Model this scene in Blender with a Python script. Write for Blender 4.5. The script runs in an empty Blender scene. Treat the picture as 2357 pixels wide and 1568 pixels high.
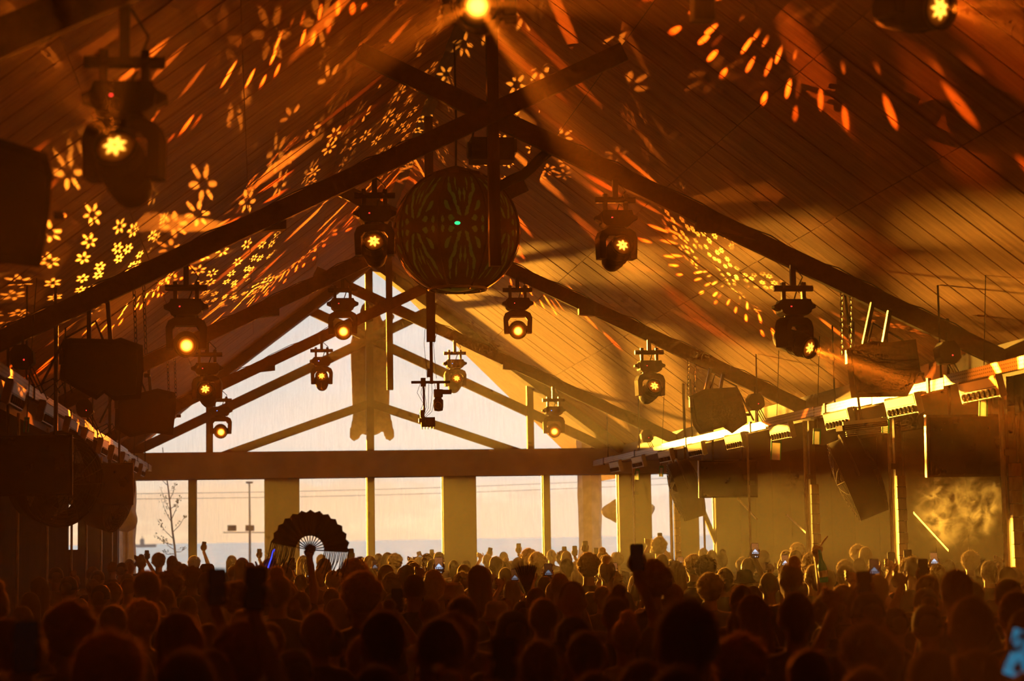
import bpy, bmesh, math, random
import numpy as np
from mathutils import Vector, Matrix, Euler
random.seed(7)
S = bpy.context.scene
COL = S.collection
PI = math.pi
# ------------------------------------------------------------------ camera
IW, IH, FPX = 2357, 1568, 4600.0
YAW, PITCH, ROLL, CAMZ = 0.1257, 0.0982, 0.0165, 1.95
_cy, _sy, _cp, _sp = math.cos(YAW), math.sin(YAW), math.cos(PITCH), math.sin(PITCH)
FW = Vector((_sy*_cp, _cy*_cp, _sp)); _r = Vector((_cy, -_sy, 0)); _u = _r.cross(FW)
RT = math.cos(ROLL)*_r - math.sin(ROLL)*_u
UP = math.cos(ROLL)*_u + math.sin(ROLL)*_r
CAMP = Vector((0, 0, CAMZ))
cam = bpy.data.cameras.new('camera'); camo = bpy.data.objects.new('camera', cam); COL.objects.link(camo)
cam.sensor_fit = 'HORIZONTAL'; cam.sensor_width = 36.0; cam.lens = 36.0*FPX/IW
cam.clip_start = 0.1; cam.clip_end = 20000
mw = Matrix.Identity(4)
for i in range(3): mw[i][0], mw[i][1], mw[i][2], mw[i][3] = RT[i], UP[i], -FW[i], CAMP[i]
camo.matrix_world = mw
cam.dof.use_dof = True; cam.dof.focus_distance = 23.0; cam.dof.aperture_fstop = 2.4
S.camera = camo
def ray(px, py):                       # direction of a photo pixel
    return FW + RT*((px-IW/2)/FPX) - UP*((py-IH/2)/FPX)
def at(px, py, D):                     # point of that direction at depth D along the hall
    d = ray(px, py); return CAMP + d*(D/d.y)
def project(P):
    v = Vector(P)-CAMP; d = v.dot(FW); return IW/2+FPX*v.dot(RT)/d, IH/2-FPX*v.dot(UP)/d
# ------------------------------------------------------------------ look
S.view_settings.view_transform = 'Standard'; S.view_settings.look = 'None'
S.view_settings.exposure = 0.0; S.view_settings.gamma = 1.0; S.view_settings.use_curve_mapping = False
cy = S.cycles
cy.use_denoising = True
cy.use_adaptive_sampling = True; cy.adaptive_threshold = 0.15; cy.adaptive_min_samples = 10
try: cy.denoiser = 'OPENIMAGEDENOISE'
except Exception: pass
cy.max_bounces = 3; cy.diffuse_bounces = 2; cy.glossy_bounces = 1; cy.transmission_bounces = 2; cy.transparent_max_bounces = 12
cy.volume_bounces = 0; cy.sample_clamp_indirect = 4.0; cy.sample_clamp_direct = 0.0
cy.caustics_reflective = False; cy.caustics_refractive = False
# ------------------------------------------------------------------ node helpers
class NT:
    def __init__(s, tree): s.t = tree; s.n = tree.nodes; s.l = tree.links
    def node(s, typ, **kw):
        nd = s.n.new(typ)
        for k, v in kw.items(): setattr(nd, k, v)
        return nd
    def put(s, sock, v):
        if isinstance(v, bpy.types.NodeSocket): s.l.new(v, sock)
        elif v is not None: sock.default_value = v
    def math(s, op, a, b=None, c=None, clamp=False):
        nd = s.node('ShaderNodeMath', operation=op, use_clamp=clamp)
        for i, v in enumerate((a, b, c)):
            if v is not None: s.put(nd.inputs[i], v)
        return nd.outputs[0]
    def vmath(s, op, a, b=None):
        nd = s.node('ShaderNodeVectorMath', operation=op); s.put(nd.inputs[0], a)
        if b is not None: s.put(nd.inputs[1], b)
        return nd.outputs[1] if op in ('LENGTH', 'DOT_PRODUCT') else nd.outputs[0]
    def scale(s, a, k):
        nd = s.node('ShaderNodeVectorMath', operation='SCALE'); s.put(nd.inputs[0], a); s.put(nd.inputs[3], k); return nd.outputs[0]
    def step(s, x, lo, hi):
        nd = s.node('ShaderNodeMapRange', interpolation_type='SMOOTHSTEP'); s.put(nd.inputs[0], x); s.put(nd.inputs[1], lo); s.put(nd.inputs[2], hi)
        return nd.outputs[0]
    def mix(s, f, a, b, blend='MIX'):
        nd = s.node('ShaderNodeMix', data_type='RGBA', blend_type=blend)
        s.put(nd.inputs[0], f); s.put(nd.inputs[6], a); s.put(nd.inputs[7], b); return nd.outputs[2]
    def noise(s, vec, scale, detail=2.0, rough=0.5):
        nd = s.node('ShaderNodeTexNoise'); nd.inputs['Scale'].default_value = scale; nd.inputs['Detail'].default_value = detail
        nd.inputs['Roughness'].default_value = rough
        if vec is not None: s.put(nd.inputs['Vector'], vec)
        return nd.outputs[0]
    def sep(s, v):
        nd = s.node('ShaderNodeSeparateXYZ'); s.put(nd.inputs[0], v); return nd.outputs
    def comb(s, x, y, z):
        nd = s.node('ShaderNodeCombineXYZ')
        for i, v in enumerate((x, y, z)): s.put(nd.inputs[i], v)
        return nd.outputs[0]
def C4(c): return (c[0], c[1], c[2], 1.0)
# ------------------------------------------------------------------ sky
SUN_AZ, SUN_EL = math.radians(-14.0), math.radians(2.2)      # low evening sun out over the sea, left of the frame
SUND = Vector((math.sin(SUN_AZ)*math.cos(SUN_EL), math.cos(SUN_AZ)*math.cos(SUN_EL), math.sin(SUN_EL)))
W = bpy.data.worlds.new('evening_sky'); S.world = W; W.use_nodes = True
t = NT(W.node_tree); t.n.clear()
tc = t.node('ShaderNodeTexCoord'); d = t.vmath('NORMALIZE', tc.outputs['Generated'])
dx, dy, dz = t.sep(d)
el = t.math('MAXIMUM', dz, 0.0)
sun = t.vmath('DOT_PRODUCT', d, tuple(SUND))
warm = t.step(sun, 0.86, 1.0)
hor = t.mix(warm, (0.95, 0.86, 0.76, 1), (1.22, 0.84, 0.50, 1))
mid = t.mix(warm, (0.93, 0.87, 0.80, 1), (1.0, 0.87, 0.74, 1))
c1 = t.mix(t.step(el, 0.0, 0.055), hor, mid)
c2 = t.mix(t.step(el, 0.05, 0.16), c1, (0.78, 0.80, 0.80, 1))
c3 = t.mix(t.step(el, 0.15, 0.8), c2, (0.22, 0.34, 0.52, 1))
az = t.math('ARCTAN2', dx, dy)
cv = t.comb(t.math('MULTIPLY', az, 7.0), t.math('MULTIPLY', dz, 26.0), 0.3)
n1 = t.noise(cv, 2.2, 6, 0.55)
low = t.math('SUBTRACT', 1.0, t.step(el, 0.012, 0.034))
cum = t.math('MULTIPLY', t.step(t.math('ADD', n1, t.math('MULTIPLY', low, 0.16)), 0.53, 0.62), t.math('SUBTRACT', 1.0, t.step(el, 0.02, 0.045)))
c4 = t.mix(t.math('MULTIPLY', cum, 0.75), c3, t.mix(warm, (0.78, 0.72, 0.66, 1), (1.08, 0.72, 0.44, 1)))
cv2 = t.comb(t.math('MULTIPLY', az, 5.0), t.math('MULTIPLY', dz, 40.0), 4.3)
wisp = t.math('MULTIPLY', t.step(t.noise(cv2, 1.6, 5, 0.6), 0.5, 0.72), t.step(el, 0.03, 0.09))
c5 = t.mix(t.math('MULTIPLY', wisp, 0.5), c4, (1.02, 0.97, 0.90, 1))
below = t.step(dz, -0.02, 0.0)
c6 = t.mix(below, (0.25, 0.22, 0.2, 1), c5)
bg = t.node('ShaderNodeBackground'); t.put(bg.inputs[0], c6); bg.inputs[1].default_value = 1.10
out = t.node('ShaderNodeOutputWorld'); t.l.new(bg.outputs[0], out.inputs[0])
# ------------------------------------------------------------------ sun
sl = bpy.data.lights.new('evening_sun', 'SUN'); so = bpy.data.objects.new('evening_sun', sl); COL.objects.link(so)
sl.energy = 29.0; sl.color = (1.0, 0.42, 0.035); sl.angle = math.radians(1.5)
so.rotation_euler = SUND.to_track_quat('Z', 'Y').to_euler()
HAZE = 0.0058
# ------------------------------------------------------------------ mesh helpers
class MB:
    def __init__(s): s.v = []; s.f = []
    def add(s, v, f):
        o = len(s.v); s.v.extend([tuple(p) for p in v]); s.f.extend([tuple(i+o for i in q) for q in f]); return s
    def box(s, c, d, R=None):
        hx, hy, hz = d[0]/2, d[1]/2, d[2]/2; c = Vector(c)
        p = [Vector((x, y, z)) for x in (-hx, hx) for y in (-hy, hy) for z in (-hz, hz)]
        if R is not None: p = [R @ q for q in p]
        return s.add([c+q for q in p], [(0, 1, 3, 2), (4, 6, 7, 5), (0, 4, 5, 1), (2, 3, 7, 6), (0, 2, 6, 4), (1, 5, 7, 3)])
    def bar(s, a, b, w, h, upv=(0, 0, 1)):   # box beam from a to b
        a, b = Vector(a), Vector(b); d = (b-a); L = d.length; d = d/L
        x = d.cross(Vector(upv)).normalized(); z = x.cross(d)
        R = Matrix((x, d, z)).transposed()
        return s.box((a+b)/2, (w, L, h), R)
    def cyl(s, a, b, r0, r1=None, n=12, cap=True):
        r1 = r0 if r1 is None else r1; a, b = Vector(a), Vector(b); d = (b-a).normalized()
        x = d.orthogonal().normalized(); y = d.cross(x)
        v = [c + (x*math.cos(2*PI*i/n)+y*math.sin(2*PI*i/n))*r for c, r in ((a, r0), (b, r1)) for i in range(n)]
        f = [(i, (i+1) % n, n+(i+1) % n, n+i) for i in range(n)]
        if cap: f += [tuple(range(n-1, -1, -1)), tuple(range(n, 2*n))]
        return s.add(v, f)
    def lathe(s, prof, n=24, axis=None, o=(0, 0, 0), cap=False):   # prof: (radius, height) along axis
        o = Vector(o); a = Vector(axis or (0, 0, 1)).normalized(); x = a.orthogonal().normalized(); y = a.cross(x)
        v = [o + a*h + (x*math.cos(2*PI*i/n)+y*math.sin(2*PI*i/n))*r for r, h in prof for i in range(n)]
        f = [(k*n+i, k*n+(i+1) % n, (k+1)*n+(i+1) % n, (k+1)*n+i) for k in range(len(prof)-1) for i in range(n)]
        if cap: f += [tuple(range(n-1, -1, -1)), tuple(range((len(prof)-1)*n, len(prof)*n))]
        return s.add(v, f)
    def tube(s, pts, r, n=6, closed=False, taper=None):
        pts = [Vector(p) for p in pts]; m = len(pts); v = []; px = None
        for k, p in enumerate(pts):
            q0 = pts[(k-1) % m] if closed or k > 0 else p; q1 = pts[(k+1) % m] if closed or k < m-1 else p
            dd = (q1-q0).normalized()
            x = dd.orthogonal().normalized() if px is None else (px - dd*px.dot(dd)).normalized()
            px = x; y = dd.cross(x); rr = r if taper is None else r*(1+(taper-1)*k/(m-1))
            v += [p+(x*math.cos(2*PI*i/n)+y*math.sin(2*PI*i/n))*rr for i in range(n)]
        f = [(k*n+i, k*n+(i+1) % n, ((k+1) % m)*n+(i+1) % n, ((k+1) % m)*n+i) for k in range(m if closed else m-1) for i in range(n)]
        if not closed: f += [tuple(range(n-1, -1, -1)), tuple(range((m-1)*n, m*n))]
        return s.add(v, f)
    def ell(s, c, r, n=14, m=10, R=None):
        c = Vector(c); v = []
        for j in range(1, m):
            th = PI*j/m
            for i in range(n):
                p = Vector((r[0]*math.sin(th)*math.cos(2*PI*i/n), r[1]*math.sin(th)*math.sin(2*PI*i/n), r[2]*math.cos(th)))
                v.append(c+(R @ p if R is not None else p))
        top = Vector((0, 0, r[2])); top = R @ top if R is not None else top
        v += [c+top, c-top]; a, b = len(v)-2, len(v)-1
        f = [(j*n+i, (j+1)*n+i, (j+1)*n+(i+1) % n, j*n+(i+1) % n) for j in range(m-2) for i in range(n)]
        f += [(a, i, (i+1) % n) for i in range(n)] + [(b, (m-2)*n+(i+1) % n, (m-2)*n+i) for i in range(n)]
        return s.add(v, f)
    def cap(s, a, b, r0, r1=None, n=10):        # capsule with two radii
        r1 = r0 if r1 is None else r1; a, b = Vector(a), Vector(b); d = b-a; L = max(d.length, 1e-6)
        prof = [(r0*math.cos(t_), -r0*math.sin(t_)) for t_ in (1.45, 1.0, .5, 0)] + [(r1*math.cos(t_), L+r1*math.sin(t_)) for t_ in (0, .5, 1.0, 1.45)]
        return s.lathe(prof, n, d if d.length > 1e-6 else (0, 0, 1), a, True)
    def prism(s, poly, depth, fn):              # 2D outline extruded; fn(u, v, w) -> point
        n = len(poly); v = [fn(p[0], p[1], w) for w in (0, depth) for p in poly]
        f = [(i, (i+1) % n, n+(i+1) % n, n+i) for i in range(n)] + [tuple(range(n-1, -1, -1)), tuple(range(n, 2*n))]
        return s.add(v, f)
    def xf(s, M): s.v = [tuple(M @ Vector(p)) for p in s.v]; return s
    def mesh(s, name, mat, smooth=False):
        me = bpy.data.meshes.new(name); me.from_pydata(s.v, [], s.f); me.update()
        bm = bmesh.new(); bm.from_mesh(me); bmesh.ops.recalc_face_normals(bm, faces=bm.faces); bm.to_mesh(me); bm.free()
        if smooth: me.polygons.foreach_set('use_smooth', [True]*len(me.polygons))
        for m_ in (mat if isinstance(mat, (list, tuple)) else [mat]): me.materials.append(m_)
        return me
    def build(s, name, mat, parent=None, smooth=False):
        return link(name, s.mesh(name, mat, smooth), parent)
def link(name, me, parent=None):
    o = bpy.data.objects.new(name, me); COL.objects.link(o)
    if parent is not None: o.parent = parent
    return o
def tag(o, label=None, cat=None, group=None, kind=None):
    for k, v in (('label', label), ('category', cat), ('group', group), ('kind', kind)):
        if v: o[k] = v
    return o
def thing(name, label, cat, loc=(0, 0, 0), rot=(0, 0, 0), group=None):
    o = bpy.data.objects.new(name, None); COL.objects.link(o); o.empty_display_size = .1
    o.location = loc; o.rotation_euler = rot
    return tag(o, label, cat, group)
def struct(o, label=None): return tag(o, label, None, None, 'structure')
def copy_tree(o, parent=None):
    c = o.copy(); COL.objects.link(c)
    if parent is not None: c.parent = parent
    for ch in KIDS.get(o.name, list(o.children)): copy_tree(ch, c)
    return c
KIDS = {}
def basis(fwd, upv=(0, 0, 1)):              # matrix whose +Y looks along fwd
    y = Vector(fwd).normalized(); x = y.cross(Vector(upv)).normalized(); z = x.cross(y)
    return Matrix((x, y, z)).transposed()
# ------------------------------------------------------------------ materials
def mat(name, col, rough=.6, metal=0., var=.25, scale=6., bump=0., spec=.4, emit=None, estr=0., col2=None, trans=0.):
    m = bpy.data.materials.new(name); m.use_nodes = True; t = NT(m.node_tree)
    b = t.n['Principled BSDF']; tc = t.node('ShaderNodeTexCoord')
    nz = t.noise(tc.outputs['Object'], scale, 4, .6)
    c2 = col2 or tuple(max(0, c*(1-var)) for c in col)
    t.put(b.inputs['Base Color'], t.mix(t.step(nz, .3, .7), C4(c2), C4(col)))
    t.put(b.inputs['Roughness'], t.math('ADD', t.math('MULTIPLY', nz, .15), rough-.07)); b.inputs['Metallic'].default_value = metal
    b.inputs['Specular IOR Level'].default_value = spec
    if bump:
        bp = t.node('ShaderNodeBump'); bp.inputs['Strength'].default_value = bump; bp.inputs['Distance'].default_value = .01
        t.put(bp.inputs['Height'], nz); t.l.new(bp.outputs[0], b.inputs['Normal'])
    if emit: b.inputs['Emission Color'].default_value = C4(emit); b.inputs['Emission Strength'].default_value = estr
    return m
def mat_wood(name, col, dark, axis=0, stretch=14., rough=.6, knots=False, spec=.3):
    m = bpy.data.materials.new(name); m.use_nodes = True; t = NT(m.node_tree); b = t.n['Principled BSDF']
    tc = t.node('ShaderNodeTexCoord'); oi = t.node('ShaderNodeObjectInfo'); P = tc.outputs['Object']
    x, y, z = t.sep(P); r = t.math('MULTIPLY', oi.outputs['Random'], 37.0)
    ax = [x, y, z]; ax[axis] = t.math('DIVIDE', ax[axis], stretch)
    v = t.comb(t.math('ADD', ax[0], r), t.math('ADD', ax[1], t.math('MULTIPLY', r, .7)), ax[2])
    g = t.noise(v, 26., 5, .62); g2 = t.noise(v, 7., 3, .5)
    f = t.math('ADD', t.math('MULTIPLY', g, .55), t.math('MULTIPLY', g2, .45))
    c = t.mix(t.step(f, .36, .62), C4(dark), C4(col))
    c = t.mix(t.math('MULTIPLY', oi.outputs['Random'], .45), c, C4(dark))
    h = f
    if knots:
        kv = t.comb(t.math('ADD', t.math('MULTIPLY', x, 1.3), r), t.math('MULTIPLY', y, 5.5), z)
        vo = t.node('ShaderNodeTexVoronoi'); vo.inputs['Scale'].default_value = 1.7; t.put(vo.inputs['Vector'], kv)
        k = t.step(vo.outputs['Distance'], .03, .10)
        c = t.mix(k, C4([q*.16 for q in dark]), c); h = t.math('ADD', t.math('MULTIPLY', k, .6), f)
    t.put(b.inputs['Base Color'], c); b.inputs['Roughness'].default_value = rough; b.inputs['Specular IOR Level'].default_value = spec
    bp = t.node('ShaderNodeBump'); bp.inputs['Strength'].default_value = .35; bp.inputs['Distance'].default_value = .012
    t.put(bp.inputs['Height'], h); t.l.new(bp.outputs[0], b.inputs['Normal'])
    return m
def mat_glass(name, tint=(.93, .95, .94), refl=.05):
    m = bpy.data.materials.new(name); m.use_nodes = True; t = NT(m.node_tree); t.n.clear()
    tr = t.node('ShaderNodeBsdfTransparent'); gl = t.node('ShaderNodeBsdfGlossy'); gl.inputs['Roughness'].default_value = .05
    tc = t.node('ShaderNodeTexCoord'); x, y, z = t.sep(tc.outputs['Object'])
    st = t.noise(t.comb(t.math('MULTIPLY', x, 14), y, t.math('MULTIPLY', z, .8)), 3., 4, .6)
    t.put(tr.inputs[0], t.mix(t.step(st, .35, .7), C4(tint), C4([q*.94 for q in tint])))
    mx = t.node('ShaderNodeMixShader'); mx.inputs[0].default_value = refl
    t.l.new(tr.outputs[0], mx.inputs[1]); t.l.new(gl.outputs[0], mx.inputs[2])
    o = t.node('ShaderNodeOutputMaterial'); t.l.new(mx.outputs[0], o.inputs[0]); return m
def mat_emit(name, col, strength):
    m = bpy.data.materials.new(name); m.use_nodes = True; t = NT(m.node_tree); t.n.clear()
    e = t.node('ShaderNodeEmission'); e.inputs[0].default_value = C4(col); e.inputs[1].default_value = strength
    o = t.node('ShaderNodeOutputMaterial'); t.l.new(e.outputs[0], o.inputs[0]); return m
M = {}
M['plank'] = mat_wood('ceiling_wood', (.58, .285, .115), (.36, .155, .055), 0, 12., .62, True)
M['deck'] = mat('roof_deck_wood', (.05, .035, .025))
M['beam'] = mat_wood('beam_wood', (.12, .075, .05), (.06, .04, .028), 1, 10., .7)
M['post'] = mat_wood('post_wood', (.11, .07, .048), (.06, .04, .028), 2, 10., .7)
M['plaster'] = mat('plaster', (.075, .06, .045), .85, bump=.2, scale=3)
M['header'] = mat('painted_timber', (.58, .60, .66), .8, scale=2.5)
M['floor'] = mat('concrete_floor', (.10, .09, .08), .7, scale=2)
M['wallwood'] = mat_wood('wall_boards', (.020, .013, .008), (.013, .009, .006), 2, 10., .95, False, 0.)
M['leftwall'] = mat_wood('dark_boards', (.10, .07, .05), (.06, .045, .03), 2, 10., .8)
M['block'] = mat_wood('wood_blocks', (.62, .42, .2), (.38, .22, .1), 2, 3., .55)
M['metal'] = mat('dark_steel', (.055, .05, .048), .45, .6, spec=.5)
M['galv'] = mat('galvanised', (.62, .60, .56), .38, .35, var=.2, scale=20)
M['black'] = mat('black_paint', (.02, .018, .017), .7, spec=.2)
M['blackrough'] = mat('black_grille', (.03, .026, .024), .75, bump=.3, scale=120)
M['cable'] = mat('cable_rubber', (.02, .018, .017), .6)
M['stone'] = mat('rough_stone', (.42, .35, .29), .9, bump=.8, scale=5, var=.4)
M['figure'] = mat('carved_driftwood', (.30, .23, .15), .85, bump=.7, scale=9, var=.4)
M['glass'] = mat_glass('window_glass')
M['white'] = mat('white_panel', (.85, .83, .78), .5, var=.06)
M['label'] = mat('grey_label', (.5, .5, .52), .45, var=.12, scale=25)
# ================================================================== structure
XC, RZ, SLP = 2.0, 7.12, .76
D0, D1, D2, D3, D4 = 8.72, 16.9, 23.47, 31.09, 36.32
ZX, CS, ZB = 5.60, .475, 4.27            # scissor crossing, chord slope, king-post foot
EAVE = 4.62
SL1 = math.sqrt(1+SLP*SLP); CA, SA = 1/SL1, SLP/SL1
def roofz(X): return RZ - SLP*abs(X-XC)
def overhead(X): return roofz(X)-.03 if abs(X-XC) < 4.5 else 3.30
fl = struct(MB().box((2, 17, -.1), (14.2, 42, .2)).build('floor', M['floor']), 'dark concrete floor under the crowd')
plank_rows = [(.03, 1.46), (1.46, 2.68), (2.68, 3.90), (3.90, 5.84)]
PWID = .406
def plank_mesh(L, wid=PWID, th=.02):
    g = .006; w = wid/2-g; b = MB(); l = L/2-.003; c = .006
    b.add([(x, y, z) for x in (-l, l) for y, z in ((-w, 0), (w, 0), (w, th-c), (w-c, th), (-w+c, th), (-w, th-c))],
          [(0, 1, 7, 6), (1, 2, 8, 7), (2, 3, 9, 8), (3, 4, 10, 9), (4, 5, 11, 10), (5, 0, 6, 11), (5, 4, 3, 2, 1, 0), (6, 7, 8, 9, 10, 11)])
    return b.mesh('plank', M['plank'])
pm = [plank_mesh(b-a) for a, b in plank_rows]
def roof_R(sd):
    dv = Vector((sd*CA, 0, -SA)); nv = Vector((-sd*SA, 0, -CA)); yv = nv.cross(dv)
    return Matrix((dv, yv, nv)).transposed().to_4x4()
ceil = {}
for sd, nm in ((-1, 'ceiling_left'), (1, 'ceiling_right')):
    b = MB(); L = 5.95
    fn = lambda u, v, w, sd=sd: (XC+sd*CA*u+sd*SA*(.02+w), v, RZ-SA*u+CA*(.02+w))
    b.prism([(0, -4), (L, -4), (L, D4+.2), (0, D4+.2)], .10, fn)
    dk = struct(b.build(nm, M['deck']), 'sloping timber ceiling %s of the ridge' % nm[8:]); ceil[sd] = dk
    R = roof_R(sd); n = int((D4-6.3)/PWID)
    for i in range(n):
        D = D4-.1-PWID*(i+.5)
        for k, (a, c) in enumerate(plank_rows):
            o = link('plank', pm[k], dk); u = (a+c)/2; j = random.uniform(-.004, .003)
            T = Matrix.Translation((XC+sd*CA*u+sd*SA*(.02-.02-j), D, RZ-SA*u+CA*(.0-j)))
            o.matrix_local = T @ R @ Matrix.Rotation(random.uniform(-.0025, .0025), 4, 'X')
# exterior overhang beyond the gable glass, its rake running out towards the eaves
for sd, nm, De in ((-1, 'roof_overhang_left', 40.2), (1, 'roof_overhang_right', 43.2)):
    L, Dr, Da = 6.6, D4+.55, D4+.12
    fn = lambda u, v, w, sd=sd: (XC+sd*CA*u+sd*SA*(.02+w), v, RZ-SA*u+CA*(.02+w))
    up = lambda D: max(0, (D-Dr)/(De-Dr)*L)
    oh = struct(MB().prism([(0, Da), (L, Da), (L, De), (0, Dr)], .12, fn).build(nm, M['deck']), 'roof overhang outside the gable glass')
    D = Da
    while D < De-.1:
        E_ = min(D+PWID, De); g = .006
        fn2 = lambda u, v, w, sd=sd: (XC+sd*CA*u+sd*SA*(.018-w), v, RZ-SA*u+CA*(.018-w))
        MB().prism([(up(D)+.02, D+g), (L, D+g), (L, E_-g), (min(L-.01, up(E_)+.02), E_-g)], .02, fn2).build('plank', M['plank'], oh); D = E_
# eave beams, aisle ceilings and side walls
for sd, nm in ((-1, 'left'), (1, 'right')):
    X = XC+sd*4.62
    struct(MB().box((X, 16.2, 3.44), (.16, 40.2, .30)).build('trim_%d' % (1 if sd < 0 else 2), M['beam']), 'long dark eave beam on the %s' % nm)
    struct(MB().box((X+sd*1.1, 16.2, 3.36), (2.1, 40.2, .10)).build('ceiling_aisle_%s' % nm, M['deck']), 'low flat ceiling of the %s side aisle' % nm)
# right wall of boards
WRX, WLX = 8.75, -4.75
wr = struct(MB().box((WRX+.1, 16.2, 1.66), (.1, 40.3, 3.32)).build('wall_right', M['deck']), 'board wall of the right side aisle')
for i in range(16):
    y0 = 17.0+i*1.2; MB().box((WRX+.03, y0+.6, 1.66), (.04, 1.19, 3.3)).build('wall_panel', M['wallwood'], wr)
wl = struct(MB().box((WLX-.1, 16.2, 1.66), (.1, 40.3, 3.32)).build('wall_left', M['leftwall']), 'dark board wall of the left side aisle')
struct(MB().prism([(-4.9, 0), (8.9, 0), (8.9, 3.4), (6.62, 3.5), (XC, RZ), (-2.62, 3.5), (-4.9, 3.4)], .1, lambda u, v, w: (u, -4-w, v)).build('wall_back', M['deck']), 'dark wall behind the photographer')
# ------------------------------------------------------------------ end wall of glass
HZ0, HZ1 = 3.08, 3.55
we = struct(MB().box((2.0, D4, (HZ0+HZ1)/2), (13.6, .34, HZ1-HZ0)).build('wall_end', M['header']), 'glazed gable end wall with a deep header beam')
for x in (-2.83, .368, 3.57, 6.80):
    MB().box((x, D4, HZ0/2), (.60, .30, HZ0)).build('column', M['plaster'], we)
MB().box((7.80, D4, HZ0/2), (.36, .30, HZ0)).build('column', M['plaster'], we)
MB().box((8.55, D4, HZ0/2), (.5, .30, HZ0)).build('column', M['plaster'], we)
MB().box((-4.1, D4, HZ0/2), (1.4, .2, HZ0)).build('column', M['leftwall'], we)
for z0, z1 in ((0, 1.86), (2.66, HZ0)): MB().box((-3.27, D4, (z0+z1)/2), (.28, .16, z1-z0)).build('infill_board', M['leftwall'], we)
MB().box((-3.18, D4, 2.26), (.10, .16, .80)).build('infill_board', M['leftwall'], we)
MB().bar((7.95, D4, 2.75), (8.34, D4, 1.75), .08, .08).build('brace', M['post'], we)
for x in (-1.222, 1.962, 5.174):
    MB().box((x, D4, HZ0/2), (.125, .16, HZ0)).build('mullion', M['post'], we)
for x in (XC-2.92, XC+2.9):
    z1 = roofz(x)-.05; MB().box((x, D4, (HZ1+z1)/2), (.122, .14, z1-HZ1)).build('gable_post', M['post'], we)
z1 = RZ-.1; MB().box((XC-.035, D4-.02, (HZ1+z1)/2), (.135, .16, z1-HZ1)).build('king_post', M['post'], we)
for sd in (-1, 1):
    MB().bar((XC, D4+.02*sd, ZX), (XC+sd*4.5, D4+.02*sd, ZX-CS*4.5), .10, .17).build('chord', M['beam'], we)
    u = (RZ-.1-ZX)/(SLP+CS)
    MB().bar((XC, D4+.02*sd, ZX), (XC-sd*u, D4+.02*sd, ZX+CS*u), .10, .17).build('chord', M['beam'], we)
    MB().bar((XC-.02, D4+.03, 4.42), (XC+sd*2.75, D4+.03, 4.42-.345*2.75), .10, .15).build('low_chord', M['beam'], we)
    # rafter under the end of the ceiling
    a, bb = Vector((XC+sd*.02, D4-.22, RZ-.16)), Vector((XC+sd*4.55, D4-.22, RZ-.16-SLP*4.53))
    MB().bar(a, bb, .46, .16).build('end_rafter', M['beam'], we)
win = 0
edges = [(-2.53, -1.285), (-1.16, .068), (.668, 1.90), (2.024, 3.27), (3.87, 5.11), (5.237, 6.50), (7.10, 7.62), (7.98, 8.30)]
def window(poly, label):
    global win
    win += 1
    b = MB(); n = len(poly)
    for i in range(n):
        p, q = poly[i], poly[(i+1) % n]; b.bar((p[0], D4+.05, p[1]), (q[0], D4+.05, q[1]), .03, .03, (0, 1, 0))
    w_ = struct(b.build('window_%d' % win, M['metal']), label)
    MB().add([(p[0], D4+.06, p[1]) for p in poly], [tuple(range(n))]).build('pane', M['glass'], w_)
for i, (a, c) in enumerate(edges):
    window([(a, .05), (c, .05), (c, HZ0), (a, HZ0)], 'tall window bay of the end wall onto the sea, number %d counted from the left' % (i+1))
g1, g2 = XC-2.92, XC+2.9
window([(-2.5, HZ1), (g1, HZ1), (g1, roofz(g1)-.08), (-2.5, roofz(-2.5)-.02)], 'leftmost corner pane of the glazed gable')
window([(g1, HZ1), (XC, HZ1), (XC, RZ-.12), (g1, roofz(g1)-.08)], 'large sloping gable pane left of the king post')
window([(XC, HZ1), (g2, HZ1), (g2, roofz(g2)-.08), (XC, RZ-.12)], 'large sloping gable pane right of the king post')
window([(g2, HZ1), (6.5, HZ1), (6.5, roofz(6.5)-.02), (g2, roofz(g2)-.08)], 'rightmost corner pane of the glazed gable')
# ------------------------------------------------------------------ scissor trusses
def truss(D, label):
    T = thing('scissor_truss', label, 'roof truss', (XC, D, 0), group='scissor trusses across the hall')
    kz = RZ-.15
    MB().box((0, 0, (ZB+kz)/2), (.098, .098, kz-ZB)).build('king_post', M['post'], T)
    u = (RZ-.10-ZX)/(SLP+CS)
    for sd in (-1, 1):
        b = MB().bar((-sd*u, sd*.07, ZX+CS*u), (sd*4.55, sd*.07, ZX-CS*4.55), .07, .165)
        ch = b.build('chord', M['beam'], T)
        nv = Vector((0, 0, 1))
        b = MB(); x0 = sd*1.80; z0 = ZX-CS*1.80
        b.add([(x0-sd*.02, y, z0-.03) for y in (0, .1)] + [(x0-sd*.02, y, z0-.155) for y in (0, .1)] + [(x0+sd*.28, y, z0-.185) for y in (0, .1)] + [(x0+sd*.5, y, z0-.24) for y in (0, .1)],
              [(0, 1, 3, 2), (2, 3, 5, 4), (4, 5, 7, 6), (0, 2, 4, 6), (1, 7, 5, 3), (0, 6, 7, 1)])
        b.build('splice_block', M['beam'], T)
        # loose cable lying on the chord
        pts = []
        for i in range(26):
            s_ = .5+i*.15; pts.append((sd*s_, sd*.06, ZX-CS*s_+.086+.03*abs(math.sin(i*1.7+D))*(i % 5 > 1)))
        MB().tube(pts, .007, 4).build('cable', M['cable'], T)
    MB().cyl((.0, -.055, ZX), (0, -.065, ZX), .03, n=10).build('bolt', M['metal'], T)
    return T
truss(D0, 'nearest scissor roof truss, mostly cut off by the top of the picture')
truss(D1, 'scissor roof truss crossing in front of the ball lantern')
truss(D2, 'scissor roof truss crossing just behind the ball lantern')
truss(D3, 'scissor roof truss nearest to the glazed gable')
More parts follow.
